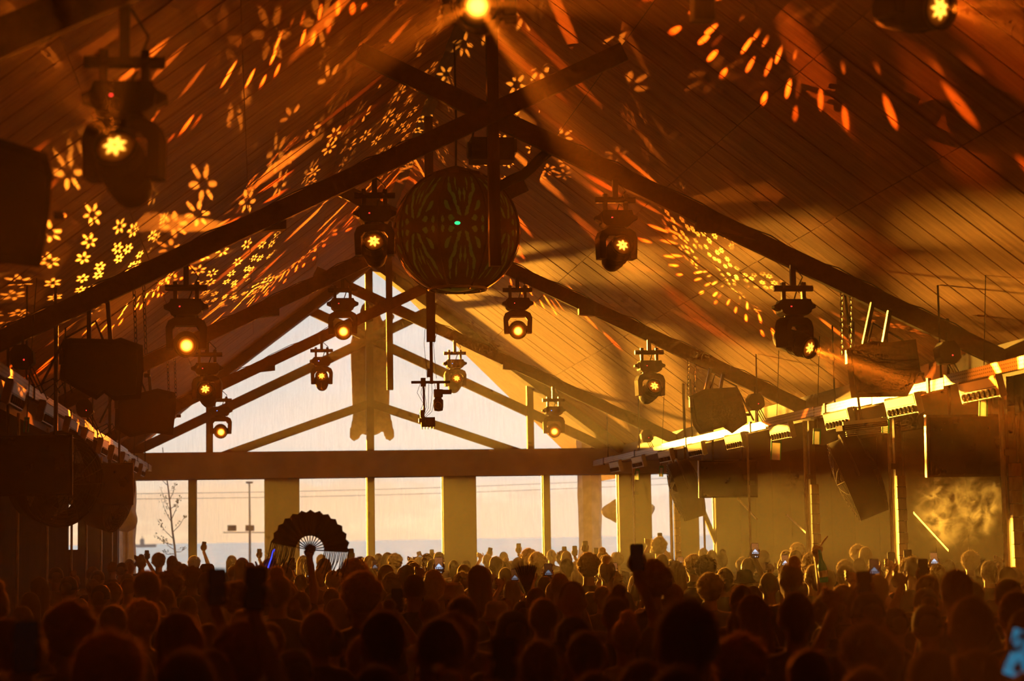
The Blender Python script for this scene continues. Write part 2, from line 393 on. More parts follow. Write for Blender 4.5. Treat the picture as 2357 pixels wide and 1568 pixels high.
# ================================================================== moving-head lamps
def gobo_tree(L, kind, seed):
    L.use_nodes = True; t = NT(L.node_tree); t.n.clear()
    tc = t.node('ShaderNodeTexCoord'); x, y, z = t.sep(tc.outputs['Normal'])
    zz = t.math('MAXIMUM', t.math('ABSOLUTE', z), .05)
    u, v = t.math('DIVIDE', x, zz), t.math('DIVIDE', y, zz)
    rr = t.math('SQRT', t.math('ADD', t.math('MULTIPLY', u, u), t.math('MULTIPLY', v, v)))
    th = t.math('ARCTAN2', v, u); lg = t.math('LOGARITHM', t.math('MAXIMUM', rr, .01), math.e)
    P2 = t.comb(t.math('ADD', t.math('MULTIPLY', th, 6.4), float(seed)), t.math('MULTIPLY', lg, 2.1), 0.)
    v2 = t.node('ShaderNodeTexVoronoi', voronoi_dimensions='2D'); v2.inputs['Scale'].default_value = 1.0; t.put(v2.inputs['Vector'], P2)
    sx, sy_, sz = t.sep(t.vmath('SUBTRACT', P2, v2.outputs['Position']))
    e2 = t.math('ADD', t.math('POWER', t.math('DIVIDE', t.math('ABSOLUTE', sx), .15), 2.), t.math('POWER', t.math('DIVIDE', t.math('ABSOLUTE', sy_), .46), 2.))
    pick = t.step(t.sep(v2.outputs['Color'])[0], .35, .75)
    streak = t.math('MULTIPLY', t.math('MULTIPLY', t.step(t.math('SUBTRACT', 1., e2), 0., .8), pick), t.math('MULTIPLY', t.step(rr, .26, .36), t.math('SUBTRACT', 1., t.step(rr, .85, 1.15))))
    if kind == 'flower':        # prism of small petalled flowers in the middle, long dashes around, over a faint wash
        k = 27.0; P = t.comb(t.math('MULTIPLY', u, k), t.math('MULTIPLY', v, k), float(seed))
        vo = t.node('ShaderNodeTexVoronoi', voronoi_dimensions='2D'); vo.inputs['Scale'].default_value = 1.0; vo.inputs['Randomness'].default_value = .75
        t.put(vo.inputs['Vector'], P)
        lx, ly, lz = t.sep(t.vmath('SUBTRACT', P, vo.outputs['Position']))
        r = t.math('SQRT', t.math('ADD', t.math('MULTIPLY', lx, lx), t.math('MULTIPLY', ly, ly)))
        th = t.math('ARCTAN2', ly, lx)
        pet = t.math('ADD', t.math('MULTIPLY', t.math('COSINE', t.math('MULTIPLY', th, 6.0)), .5), .5)
        rad = t.math('ADD', t.math('MULTIPLY', pet, .22), .10)
        dot = t.math('MULTIPLY', t.step(t.math('SUBTRACT', rad, r), 0., .05), t.step(r, .09, .13))
        dot = t.math('MULTIPLY', dot, t.step(pet, .25, .6))
        ring = t.math('MULTIPLY', t.step(rr, .05, .10), t.math('SUBTRACT', 1., t.step(rr, .34, .44)))
        hol = t.step(t.noise(t.comb(t.math('MULTIPLY', u, 3.), t.math('MULTIPLY', v, 3.), float(seed)*1.7), 1., 2), .52, .60)
        s = t.math('ADD', t.math('MULTIPLY', t.math('MULTIPLY', dot, ring), t.math('MULTIPLY', hol, 36.0)), t.math('ADD', t.math('MULTIPLY', streak, 16.0), .022))
        redden = t.step(rr, .1, .6)
        col = t.mix(redden, (1., .28, .015, 1), (1., .14, .005, 1))
    elif kind == 'streak':
        s = t.math('ADD', t.math('MULTIPLY', streak, 14.0), .02); col = (1., .15, .006, 1)
    elif kind == 'rays':        # petal gobo, open fan of shafts
        th = t.math('ARCTAN2', v, u)
        w1 = t.math('SINE', t.math('ADD', t.math('MULTIPLY', th, 9.0), float(seed))); w2 = t.math('SINE', t.math('ADD', t.math('MULTIPLY', th, 5.0), float(seed)*2.3))
        pet = t.step(t.math('ADD', w1, t.math('MULTIPLY', w2, .6)), .75, 1.25)
        s = t.math('ADD', t.math('MULTIPLY', t.math('MULTIPLY', pet, t.step(rr, .03, .08)), 4.2), .04)
        col = (1., .17, .005, 1)
    else:
        s = 1.0; col = (1., .17, .005, 1)
    e = t.node('ShaderNodeEmission'); t.put(e.inputs[0], col); t.put(e.inputs[1], s)
    o = t.node('ShaderNodeOutputLight'); t.l.new(e.outputs[0], o.inputs[0])
def mat_lens(name, bright, seed):
    m = bpy.data.materials.new(name); m.use_nodes = True; t = NT(m.node_tree); b = t.n['Principled BSDF']
    b.inputs['Base Color'].default_value = (.35, .16, .04, 1); b.inputs['Roughness'].default_value = .08
    tc = t.node('ShaderNodeTexCoord'); x, y, z = t.sep(tc.outputs['Object'])
    r = t.math('SQRT', t.math('ADD', t.math('MULTIPLY', x, x), t.math('MULTIPLY', z, z))); th = t.math('ARCTAN2', z, x)
    rad = t.math('ADD', t.math('MULTIPLY', t.math('COSINE', t.math('MULTIPLY', th, 7.)), .010), .041)
    star = t.step(t.math('SUBTRACT', rad, r), -.008, .010); hole = t.step(r, .003, .010)
    s = t.math('MULTIPLY', star, hole) if bright < 1 else t.step(t.math('SUBTRACT', .05, r), -.012, .03)
    halo = t.math('SUBTRACT', 1., t.step(r, .0, .085))
    t.put(b.inputs['Emission Color'], t.mix(s, (1., .20, .008, 1), (1., .50, .045, 1)))
    k1, k0 = (2.4, .55) if bright < 1 else (5.5, 1.2)
    t.put(b.inputs['Emission Strength'], t.math('ADD', t.math('MULTIPLY', s, k1), t.math('MULTIPLY', halo, k0)))
    return m
LENS = {k: mat_lens('lens_%d' % i, k, i) for i, k in enumerate((.5, 1.5))}
M['led_red'] = mat_emit('led_red', (1, .03, .02), 3.0); M['led_blue'] = mat_emit('led_blue', (.1, .25, 1), 4.0)
HM = {}
def head_meshes():
    b = MB().cyl((-.175, 0, .0), (.175, 0, 0), .027, n=14); HM['pipe'] = b.mesh('cross_pipe', M['metal'])
    b = MB()
    b.box((0, 0, .035), (.036, .05, .035)).box((0, 0, -.05), (.034, .045, .09)).box((0, .03, -.015), (.034, .012, .07)).cyl((0, -.04, .01), (0, .05, .01), .012, n=8)
    HM['clamp'] = b.mesh('hook_clamp', M['metal'])
    b = MB(); o = [(-.125, -.105), (.125, -.105), (.14, -.15), (.13, -.215), (.10, -.24), (-.10, -.24), (-.13, -.215), (-.14, -.15)]
    b.prism(o, .22, lambda u, v, w: (u, w-.11, v))
    HM['base'] = b.mesh('base_housing', M['black'])
    for sx in (-1, 1):
        b = MB(); b.prism([(sx*.125, -.11), (sx*.15, -.135), (sx*.185, -.15), (sx*.185, -.175), (sx*.15, -.19), (sx*.13, -.20)][::sx], .10, lambda u, v, w: (u, w-.05, v))
        HM['handle%d' % sx] = b.mesh('side_handle', M['black'])
    b = MB().cyl((0, 0, -.24), (0, 0, -.262), .085, n=20); HM['swivel'] = b.mesh('pan_swivel', M['metal'])
    b = MB(); outer = [(-.165, -.52), (-.172, -.34), (-.15, -.285), (-.10, -.258), (.10, -.258), (.15, -.285), (.172, -.34), (.165, -.52)]
    inner = [(.108, -.52), (.115, -.365), (.085, -.325), (-.085, -.325), (-.115, -.365), (-.108, -.52)]
    for q in ([outer[0], outer[1], outer[2], inner[3], inner[4], inner[5]], [outer[2], outer[3], outer[4], outer[5], inner[2], inner[3]], [outer[5], outer[6], outer[7], inner[0], inner[1], inner[2]]):
        b.prism(q, .14, lambda u, v, w: (u, w-.07, v))
    HM['yoke'] = b.mesh('yoke', M['black'])
    # barrel: lens faces +Y
    b = MB().lathe([(.001, -.21), (.06, -.21), (.085, -.18), (.10, -.10), (.104, .02), (.104, .10), (.098, .16), (.092, .19), (.085, .19), (.08, .165)], 20, (0, 1, 0))
    b.cyl((-.115, 0, 0), (.115, 0, 0), .045, n=14)
    for i in range(5): b.lathe([(.104, -.02+i*.022), (.109, -.015+i*.022), (.109, -.005+i*.022), (.104, 0+i*.022)], 20, (0, 1, 0))
    HM['barrel'] = b.mesh('barrel', M['black'], True)
    b = MB().lathe([(.001, .190), (.03, .187), (.06, .178), (.082, .162)], 24, (0, 1, 0)); HM['lens'] = b
    b = MB().lathe([(.088, .175), (.097, .178), (.098, .195), (.09, .198), (.086, .19)], 24, (0, 1, 0)); HM['ring'] = b.mesh('lens_ring', M['metal'], True)
    b = MB().box((-.05, -.112, -.17), (.012, .004, .008)); HM['led'] = b
head_meshes()
lens_mesh = {k: HM['lens'].mesh('lens', LENS[k], True) for k in LENS}
led_mesh = {k: HM['led'].mesh('status_light', M[k]) for k in ('led_red', 'led_blue')}
def moving_head(off, D, ztop, aim, label, bright=False, gobo='flower', watts=600., cone=100., led='led_red', seed=0, blend=.5):
    T = thing('moving_head_lamp', label, 'stage light', (XC+off, D, ztop), group='moving head lamps hung from the trusses')
    cz = ZX-CS*abs(off)-.07-ztop
    MB().box((0, 0, cz/2), (.045, .045, cz)).build('drop_rod', M['metal'], T)
    link('cross_pipe', HM['pipe'], T)
    for sx in (-.09, .09): link('hook_clamp', HM['clamp'], T).location = (sx, 0, 0)
    link('base_housing', HM['base'], T); link('side_handle', HM['handle-1'], T); link('side_handle', HM['handle1'], T); link('pan_swivel', HM['swivel'], T)
    link('status_light', led_mesh[led], T)
    MB().tube([(.02, .03, cz), (.10, .05, cz*.5), (.06, .06, .02), (.02, .05, -.09)], .006, 5).build('power_cable', M['cable'], T)
    pan = math.atan2(aim[0], -aim[1])            # about Z, facing -Y at rest
    y = link('yoke', HM['yoke'], T); y.rotation_euler = (0, 0, pan)
    R = basis(aim).to_4x4(); C_ = Vector((0, 0, -.475))
    h = link('barrel', HM['barrel'], T); h.matrix_local = Matrix.Translation(C_) @ R
    l_ = link('lens', lens_mesh[1.5 if bright else .5], h); link('lens_ring', HM['ring'], h)
    L = bpy.data.lights.new('lamp_beam', 'SPOT'); L.energy = watts; L.spot_size = math.radians(cone); L.spot_blend = blend; L.shadow_soft_size = .01
    L.color = (1, 1, 1); gobo_tree(L, gobo, seed)
    lo = bpy.data.objects.new('lamp_beam', L); COL.objects.link(lo)
    a = Vector(aim).normalized(); lo.location = Vector((XC+off, D, ztop))+C_+a*.23
    lo.rotation_euler = a.to_track_quat('-Z', 'Y').to_euler()
    return T
FLW = 235.
moving_head(-2.585, D0, 4.045, (-.16, -.9, .40), 'large moving head lamp at top left with a red status light', gobo='rays', watts=600, cone=50, seed=1)
moving_head(-1.02, D0, 4.775, (-.16, -.95, -.13), 'brightest moving head lamp cut off by the top edge above the ball lantern', True, 'rays', 900, 84, seed=2)
moving_head(.985, D0, 4.82, (.42, -.88, -.22), 'moving head lamp in the top right corner shining to the right', gobo='rays', watts=1300, cone=56, seed=3)
moving_head(-2.62, D1, 4.085, (.05, -.98, -.17), 'glaring moving head lamp on the left, above two smaller ones', True, 'plain', 520, 40)
moving_head(-1.03, D1, 4.88, (-.10, -.95, .30), 'moving head lamp touching the left side of the ball lantern', gobo='streak', watts=190., seed=4)
moving_head(1.06, D1, 4.85, (.12, -.95, .30), 'moving head lamp hanging to the right of the ball lantern', gobo='streak', watts=190., seed=5)
moving_head(2.62, D1, 4.075, (.52, -.80, -.34), 'moving head lamp on the right, turned towards the hanging loudspeaker with rays', gobo='rays', watts=3200, cone=64, seed=6)
moving_head(-2.62, D2, 4.13, (-.10, -.94, .32), 'moving head lamp below and right of the glaring one', watts=FLW, seed=7)
moving_head(-1.04, D2, 4.885, (.0, -.98, -.19), 'bright moving head lamp left of the hanging figure', True, 'plain', 520, 40)
moving_head(1.04, D2, 4.885, (-.12, -.97, -.19), 'bright moving head lamp just right below the ball lantern', True, 'plain', 520, 40)
moving_head(2.62, D2, 4.13, (.12, -.94, .32), 'moving head lamp near the smaller right loudspeaker', watts=FLW, seed=8)
moving_head(-2.62, D3, 4.13, (.06, -.985, -.16), 'small moving head lamp at far left in front of the gable glass', True, 'plain', 460, 40, led='led_blue')
moving_head(-1.06, D3, 4.89, (-.05, -.92, .36), 'small dim moving head lamp with a blue dot left of the figure', watts=FLW, led='led_blue', seed=9)
moving_head(1.02, D3, 4.84, (.05, -.92, .36), 'small dim moving head lamp beside the hanging cameras', watts=FLW, led='led_blue', seed=10)
moving_head(2.57, D3, 4.09, (-.10, -.98, -.16), 'small bright moving head lamp above the header beam on the right', True, 'plain', 460, 40, led='led_blue')
# ------------------------------------------------------------------ haze filling the hall
m = bpy.data.materials.new('stage_haze'); m.use_nodes = True; t = NT(m.node_tree); t.n.clear()
vs = t.node('ShaderNodeVolumeScatter'); vs.inputs['Color'].default_value = (.95, .95, .95, 1); vs.inputs['Density'].default_value = HAZE; vs.inputs['Anisotropy'].default_value = .30
o = t.node('ShaderNodeOutputMaterial'); t.l.new(vs.outputs[0], o.inputs['Volume'])
hz = MB().prism([(-4.68, .01), (8.68, .01), (8.68, 3.28), (6.6, 3.30), (6.55, roofz(6.55)), (XC, RZ), (-2.55, roofz(-2.55)), (-2.6, 3.30), (-4.68, 3.28)], 38.0, lambda u, v, w: (u, w-1.9, v)).build('haze', m)
tag(hz, 'thin stage haze filling the hall', 'haze', kind='stuff')
# ================================================================== ridge board, posts and rails
struct(MB().box((XC, 16.2, RZ-.03), (.16, 40.4, .10)).build('trim_3', M['beam']), 'ridge board under the peak of the ceiling')
blockm = [MB().box((0, 0, 0), (.085, .085, .112)).mesh('wood_block', M['block']), MB().box((.004, 0, 0), (.092, .08, .112)).mesh('wood_block', M['block'])]
def side_post(X, D, label, blocks=True, sd=1, thin=False):
    T = thing('side_post', label, 'post', (X, D, 0), group='posts along the side aisles')
    MB().cyl((-.055*sd, 0, 0), (-.055*sd, 0, 3.29), .016 if thin else .026, n=8).build('steel_pole', M['galv'], T)
    if not thin: MB().box((.03*sd, .02, 1.645), (.07, .07, 3.29)).build('timber_core', M['post'], T)
    if blocks:
        for i in range(13):
            o = link('wood_block', blockm[i % 2], T); o.location = (.03*sd, -.045, 1.05+i*.118); o.rotation_euler = (0, 0, random.uniform(-.05, .05))
    MB().box((-.02*sd, -.02, 2.62), (.07, .06, .06)).build('pole_clamp', M['metal'], T)
    return T
for X, D, l, bl, th in ((6.52, D1, 'block-clad side post at the right edge of the picture', 1, 0), (6.56, 20.2, 'block-clad side post right of the tilted drum fan', 1, 0),
        (6.56, D2, 'block-clad side post behind the pointing arm', 1, 0), (6.50, 26.1, 'thin side pole behind the phone held high on the right', 0, 1),
        (6.53, 29.0, 'thin side pole beside the sliver of sky on the right', 0, 1), (6.47, 31.1, 'block-clad side post right of the wide end-wall column', 1, 0), (5.97, 31.6, 'thin pole in front of the wide end-wall column', 0, 1)):
    side_post(X, D, l, bl, 1, th)
for px, l, bl in ((28, 'thin side pole at the far left edge', 0), (98, 'tall pale side pole on the left, nearest to the crowd', 0), (155, 'thin side pole below the bright slit', 0),
        (190, 'thin side pole just right of the bright slit', 0), (225, 'thin side pole under the left display panel', 0), (250, 'thin side pole nearest the left end-wall column', 0)):
    r_ = ray(px, 1200); D = -2.5*r_.y/r_.x; side_post(-2.5, D, l, bl, -1, True)
RAILZ = 3.235
def mat_rail():
    m = mat('slotted_rail', (.66, .64, .58), .42, .25, var=.15, scale=12); t = NT(m.node_tree); b = t.n['Principled BSDF']
    tc = t.node('ShaderNodeTexCoord'); x, y, z = t.sep(tc.outputs['Object'])
    fy = t.math('FRACT', t.math('MULTIPLY', y, 22.)); fz = t.math('FRACT', t.math('MULTIPLY', z, 32.))
    hole = t.math('MULTIPLY', t.step(fy, .45, .55), t.step(fz, .6, .7))
    old = b.inputs['Base Color'].links[0].from_socket
    t.put(b.inputs['Base Color'], t.mix(hole, old, (.06, .05, .04, 1))); return m
M['rail'] = mat_rail()
for sd, nm in ((-1, 'left'), (1, 'right')):
    T = thing('slotted_rail', 'long slotted metal rail carrying the wash lights along the %s side' % nm, 'rail', (XC+sd*3.9, 0, RAILZ), group='slotted rails under the eaves')
    D = 12.6; i = 0
    while D < 34.4:
        L = 2.07; dz = .012*math.sin(i*2.1)
        b = MB().box((0, D+L/2, dz), (.012, L-.02, .095)).box((sd*.02, D+L/2, dz+.045), (.05, L-.02, .006)).box((sd*.02, D+L/2, dz-.045), (.05, L-.02, .006))
        b.build('rail_segment', M['rail'], T); D += L; i += 1
    for D in (14.4, D1, 20.2, D2, 27.2, D3, 34.0):
        MB().cyl((sd*.03, D, .03), (sd*.03, D, roofz(XC+sd*3.93)-RAILZ-.03), .009, n=6).build('hanger_rod', M['metal'], T)
        MB().box((-.0, D+.25, .0), (.03, .05, .13)).build('rail_clip', M['metal'], T)
# ------------------------------------------------------------------ LED wash bars, seven lenses each
def wash_meshes():
    g = {}; tl = .22; ct, st = math.cos(tl), math.sin(tl)
    rot = lambda x, z: (x*ct+z*st, -x*st+z*ct)
    prof = [rot(*q) for q in ((-.028, .085), (.022, .085), (.028, .07), (.028, -.085), (.018, -.095), (-.028, -.085))]
    g['housing'] = MB().prism(prof, .86, lambda u, v, w: (u, w-.43, v)).mesh('housing', M['black'])
    n1 = Vector((ct, 0, -st)); R1 = Matrix((Vector((0, 1, 0)), n1.cross(Vector((0, 1, 0))), n1)).transposed()
    c_ = lambda x, z: Vector((rot(x, z)[0], 0, rot(x, z)[1]))
    g['label'] = MB().box(c_(.031, .035), (.83, .075, .006), R1).mesh('front_plate', M['label'])
    g['bezel'] = MB().box(c_(.030, -.048), (.85, .078, .006), R1).mesh('lens_bezel', M['galv'])
    g['lens'] = MB().lathe([(.034, 0), (.034, .012), (.027, .018), (.018, .010), (.001, .012)], 14, tuple(n1), tuple(c_(.033, -.048))).mesh('lens', M['black'], True)
    g['end'] = MB().prism([(p[0]*1.1, p[1]*1.1) for p in prof], .02, lambda u, v, w: (u, w, v)).mesh('end_cap', M['galv'])
    g['bracket'] = MB().box((-.03, 0, .10), (.03, .05, .07)).mesh('bracket', M['metal'])
    return g
WM = wash_meshes()
WDR = [15.79, 17.81, 19.89, 22.17, 24.42, 26.66, 28.75, 30.89, 32.94]; WDL = [15.67, 17.98, 20.24, 22.13, 24.28, 26.11, 28.07, 30.34, 32.19]
ORD = ['first', 'second', 'third', 'fourth', 'fifth', 'sixth', 'seventh', 'eighth', 'ninth']
for sd, lst, nm in ((1, WDR, 'right'), (-1, WDL, 'left')):
    for i, D in enumerate(lst):
        T = thing('wash_light_bar', 'seven-lens wash light bar, %s along the %s rail counted from the photographer' % (ORD[i], nm), 'stage light', (XC+sd*3.88, D, 3.105), (0, 0, PI if sd > 0 else 0), 'wash light bars under the rails')
        for k in ('housing', 'bracket'): link(k, WM[k], T)
        link('front_plate', WM['label'], T); link('lens_bezel', WM['bezel'], T)
        for q in range(7): link('lens', WM['lens'], T).location = (0, -.345+q*.115, 0)
        for q in (-.44, .42): link('end_cap', WM['end'], T).location = (0, q, 0)
# small tags and panels hanging under the rails
def mat_trans(name, col, k=.7):
    m = mat(name, col, .4, var=.06); t = NT(m.node_tree); b = t.n['Principled BSDF']; o = t.n['Material Output']
    tr = t.node('ShaderNodeBsdfTranslucent'); tr.inputs[0].default_value = C4(col); mx = t.node('ShaderNodeMixShader'); mx.inputs[0].default_value = k
    t.l.new(b.outputs[0], mx.inputs[1]); t.l.new(tr.outputs[0], mx.inputs[2]); t.l.new(mx.outputs[0], o.inputs[0]); return m
M['tag'] = mat_trans('frosted_tag', (.80, .84, .74)); M['taggreen'] = mat_trans('green_edge', (.02, .62, .34))
def hang_tag(px, py, D, w, h, label, yaw=0.):
    p = at(px, py, D); T = thing('hanging_tag', label, 'tag', p, (0, .06, yaw), 'pale tags hung below the side rails')
    MB().box((0, 0, -h*.0), (w, .004, h)).build('tag_sheet', M['tag'], T)
    for x in (-1, 1): MB().box((x*w*.5, 0, 0), (.012, .014, h)).build('edge_strip', M['taggreen'], T)
    MB().box((0, 0, h*.42), (w, .012, h*.2)).build('top_clip', M['taggreen'], T)
    MB().cyl((0, 0, h*.5), (0, 0, overhead(p.x)-p.z), .004, n=5).build('hanger_wire', M['metal'], T)
for a in ((1467, 1092, 31.2, .055, .17, 'small pale tag above the thin pole at the end-wall column'), (1522, 1085, 29.3, .05, .16, 'small pale tag left of the far drum fan'), (1786, 1035, 22.6, .11, .24, 'large cream panel hanging below the right rail'),
          (1880, 1005, 20.9, .07, .17, 'green-edged pale tag left of the louvred vent'), (2038, 979, 18.4, .06, .15, 'green-edged pale tag touching the louvred vent'), (2263, 936, 15.9, .06, .16, 'green-edged pale tag below the nearest right wash light'), (61, 978, 16.6, .03, .12, 'thin green tag at the left edge')):
    hang_tag(*a)
# louvred vent
p = at(1990, 985, 18.2); T = thing('louvred_vent', 'white-topped louvred air vent below the right rail', 'vent', p, (0, -.10, .1))
MB().box((0, .06, .02), (.46, .16, .05)).build('vent_housing', M['black'], T); MB().box((0, -.02, .06), (.44, .02, .035)).build('light_strip', M['white'], T)
for i in range(6): MB().box((.0, -.03-.004*i, .03-.018*i), (.42, .02, .006)).build('slat', M['galv'], T)
MB().cyl((0, .06, .04), (0, .06, overhead(p.x)-p.z), .012, n=6).build('drop_rod', M['metal'], T)
# ------------------------------------------------------------------ loudspeakers
def chain_mb(a, b, link_l=.045):
    m_ = MB(); a, b = Vector(a), Vector(b); n = max(2, int((b-a).length/link_l)); d = (b-a).normalized(); x = d.orthogonal().normalized(); y = d.cross(x)
    for i in range(n):
        c = a+(b-a)*((i+.5)/n); s_ = x if i % 2 else y
        m_.tube([c+d*(.028*math.cos(q))+s_*(.014*math.sin(q)) for q in [2*PI*k/8 for k in range(8)]], .0045, 4, True)
    return m_
def loudspeaker(cx, cyy, D, outline, sd, label, off, depth=.46, rods=True):
    base = at(cx, cyy, D); k = D/FPX
    T = thing('hanging_loudspeaker', label, 'loudspeaker', base, group='loudspeakers hung from the trusses')
    pts = [((x-cx)*k, -(y-cyy)*k) for x, y in outline]
    vx, vz = base.x/base.y, (base.z-CAMZ)/base.y
    MB().prism(pts, depth, lambda u, v, w: (u*(1-.45*w/depth)+vx*w, w, v*(1-.35*w/depth)+vz*w*.8)).build('cabinet', M['black'], T)
    sh = [(u*.86, v*.84) for u, v in pts]
    MB().prism(sh, .02, lambda u, v, w: (u, w-.021, v)).build('grille', M['blackrough'], T)
    top = max(v for u, v in pts); xs = [u for u, v in pts]
    if rods:
        for dxx in (-.10, .05):
            X = base.x+dxx; cz = ZX-CS*abs(X-XC)-.07-base.z
            MB().bar((dxx*1.2, depth*.3, top-.03), (dxx, -.10, cz), .035, .035, (0, 1, 0)).build('hanger_bar', M['metal'], T)
        for dxx in (-.34*sd, -.26*sd):
            X = base.x+dxx; cz = ZX-CS*abs(X-XC)-.07-base.z
            c_ = chain_mb((dxx, .03, cz), (dxx-.02*sd, .03, top-.14)).build('chain', M['metal'], T); c_['kind'] = 'stuff'
        MB().tube([(0, depth, top-.05), (.1*sd, depth+.1, top+.2), (.35*sd, depth+.05, top+.05), (.55*sd, depth, -.1)], .012, 6).build('speaker_cable', M['cable'], T)
    MB().box((min(xs)+.02, -.01, .1), (.04, .06, .12)).build('side_handle', M['metal'], T)
    MB().cyl((max(xs)-.0, .05, -.05), (max(xs)+.05, .05, -.05), .018, n=8).build('bracket_knob', M['metal'], T)
loudspeaker(2032, 848, 16.95, [(1942, 802), (2008, 782), (2050, 786), (2116, 778), (2124, 852), (2112, 880), (2090, 916), (1952, 918), (1946, 860)], 1, 'large black loudspeaker hung on the right in the lamp rays', 3.35)
loudspeaker(235, 850, 16.95, [(147, 782), (165, 779), (262, 782), (276, 778), (326, 796), (328, 850), (322, 918), (262, 922), (240, 905), (222, 920), (140, 872)], -1, 'large black loudspeaker hung on the left below the truss', -3.35)
loudspeaker(1653, 945, 23.5, [(1584, 912), (1622, 894), (1700, 890), (1708, 905), (1722, 962), (1722, 975), (1685, 1000), (1664, 985), (1606, 1000), (1592, 980)], 1, 'smaller black loudspeaker hung on the right nearer the gable', 3.35)
loudspeaker(333, 948, 23.5, [(268, 925), (322, 905), (362, 895), (402, 905), (404, 930), (396, 1002), (345, 996), (300, 1006), (266, 985)], -1, 'smaller black loudspeaker hung on the left nearer the gable', -3.35)
loudspeaker(20, 465, 8.8, [(-120, 330), (0, 318), (104, 352), (118, 400), (112, 480), (92, 615), (0, 606), (-110, 590)], -1, 'black loudspeaker cut off by the left edge', -3.35, rods=False)
# small round effect units at the truss ends
def effect_unit(px, py, D, label, red=True):
    p = at(px, py, D); T = thing('effect_unit', label, 'stage light', p, group='small effect units at the truss ends')
    MB().prism([(-.09, -.05), (-.06, -.10), (.05, -.10), (.10, -.05), (.09, .04), (.04, .10), (-.06, .09), (-.10, .03)], .16, lambda u, v, w: (u, w-.08, v)).build('unit_body', M['black'], T)
    MB().cyl((0, 0, .08), (0, 0, max(.12, min(roofz(p.x)-.06, ZX-CS*abs(p.x-XC)-.05)-p.z)), .012, n=6).build('drop_rod', M['metal'], T)
    MB().box((.02, -.085, -.03), (.01, .006, .01)).build('status_light', M['led_red'], T)
    for q in range(3):
        MB().tube([(.03*q, .05, -.05), (.10+.05*q, .03, -.25-.05*q), (.25+.06*q, .0, -.18), (.30+.05*q, .02, -.30)], .007, 5).build('loose_cable', M['cable'], T)
for a in ((2180, 812, 16.8, 'small effect unit at the right end of the middle truss'), (1738, 925, 23.4, 'small effect unit beside the smaller right loudspeaker'), (1488, 1004, 31.0, 'small effect unit above the right end of the header'),
          (52, 822, 16.8, 'small effect unit with a red light at the left edge'), (196, 940, 23.4, 'small effect unit under the left loudspeakers')): effect_unit(*a)
# ------------------------------------------------------------------ perforated ball lantern
BC, BR, BD = Vector((2.0, 20.2, 5.07)), .655, 20.2
T = thing('ball_lantern', 'large round lantern with cut-out leaf patterns glowing green', 'lantern', BC)
NG = 8
def leaf_hole(u, v):      # u in [-1,1] across a gore, v = latitude -1..1 ; True where the sheet is cut away
    a = abs(u)
    vv = abs(v)
    if vv > .80 or a > .86: return False
    for (cx, cz, ang, l, w) in ((.30, .30, .9, .20, .055), (.55, .50, .75, .22, .06), (.30, .62, 1.25, .16, .05), (.62, .24, .45, .18, .05), (.16, .16, .55, .12, .05), (.10, .40, 1.5, .13, .05), (.70, .72, .9, .12, .045), (.45, .07, .05, .14, .04), (.80, .06, .2, .07, .05)):
        x, y = a-cx, vv-cz; c, s = math.cos(ang), math.sin(ang); p, q = x*c+y*s, -x*s+y*c
        if abs(p) < l and abs(q) < w*(1-(p/l)**2)*(1+.35*math.sin(p*16)): return True
    r = math.hypot(a*.8, vv)
    return False
nu, nv = 480, 200; V = []; F = []
for j in range(nv+1):
    la = (-.40+.86*j/nv)*PI if False else (-.385+.80*j/nv)*PI
    for i in range(nu):
        lo = 2*PI*i/nu; g = (lo*NG/(2*PI)+.5) % 1*2-1
        rr = BR*(1+.012*math.cos(g*PI/2)-.012)*(1 if abs(la) < 1.1 else 1)
        V.append((rr*math.cos(la)*math.cos(lo), rr*math.cos(la)*math.sin(lo), rr*math.sin(la)*.985))
for j in range(nv):
    v = ((j+.5)/nv-.48)*2.1
    for i in range(nu):
        u = (((i+.5)*NG/nu+.5) % 1)*2-1
        if leaf_hole(u, v): continue
        F.append((j*nu+i, j*nu+(i+1) % nu, (j+1)*nu+(i+1) % nu, (j+1)*nu+i))
M['ball'] = mat('rusted_sheet', (.13, .055, .025), .55, .4, var=.5, scale=4)
M['lining'] = mat('green_lining', (.22, .30, .05), .8, var=.35, scale=3, emit=(.16, .30, .02), estr=.045)
MB().add(V, F).build('cut_out_shell', M['ball'], T, True)
MB().ell((0, 0, 0), (BR*.955, BR*.955, BR*.93), 48, 28).build('green_lining', M['lining'], T, True)
for k in range(NG):
    lo = 2*PI*(k+.5)/NG
    MB().tube([(BR*1.004*math.cos(a)*math.cos(lo), BR*1.004*math.cos(a)*math.sin(lo), BR*.99*math.sin(a)) for a in [(-.38+.79*q/20)*PI for q in range(21)]], .011, 6).build('rib', M['ball'], T)
MB().lathe([(.001, .700), (.31, .60), (.325, .53), (.30, .50)], 8).build('peaked_cap', M['ball'], T)
MB().lathe([(.30, -.60), (.31, -.585), (.30, -.57), (.285, -.585), (.30, -.60)], 32).build('foot_ring', M['galv'], T, True)
MB().tube([(0, 0, .66), (.01, 0, 1.2), (0, 0, RZ-.08-BC.z)], .011, 6).build('hanging_cable', M['cable'], T)
M['green'] = mat_emit('green_lamp', (.02, 1., .25), 1.6)
gl = at(1053, 513, BD-.66)-BC
d_ = gl.normalized()*BR*1.0
MB().ell(d_, (.030, .014, .018), 10, 8).build('green_lamp', M['green'], T, True)
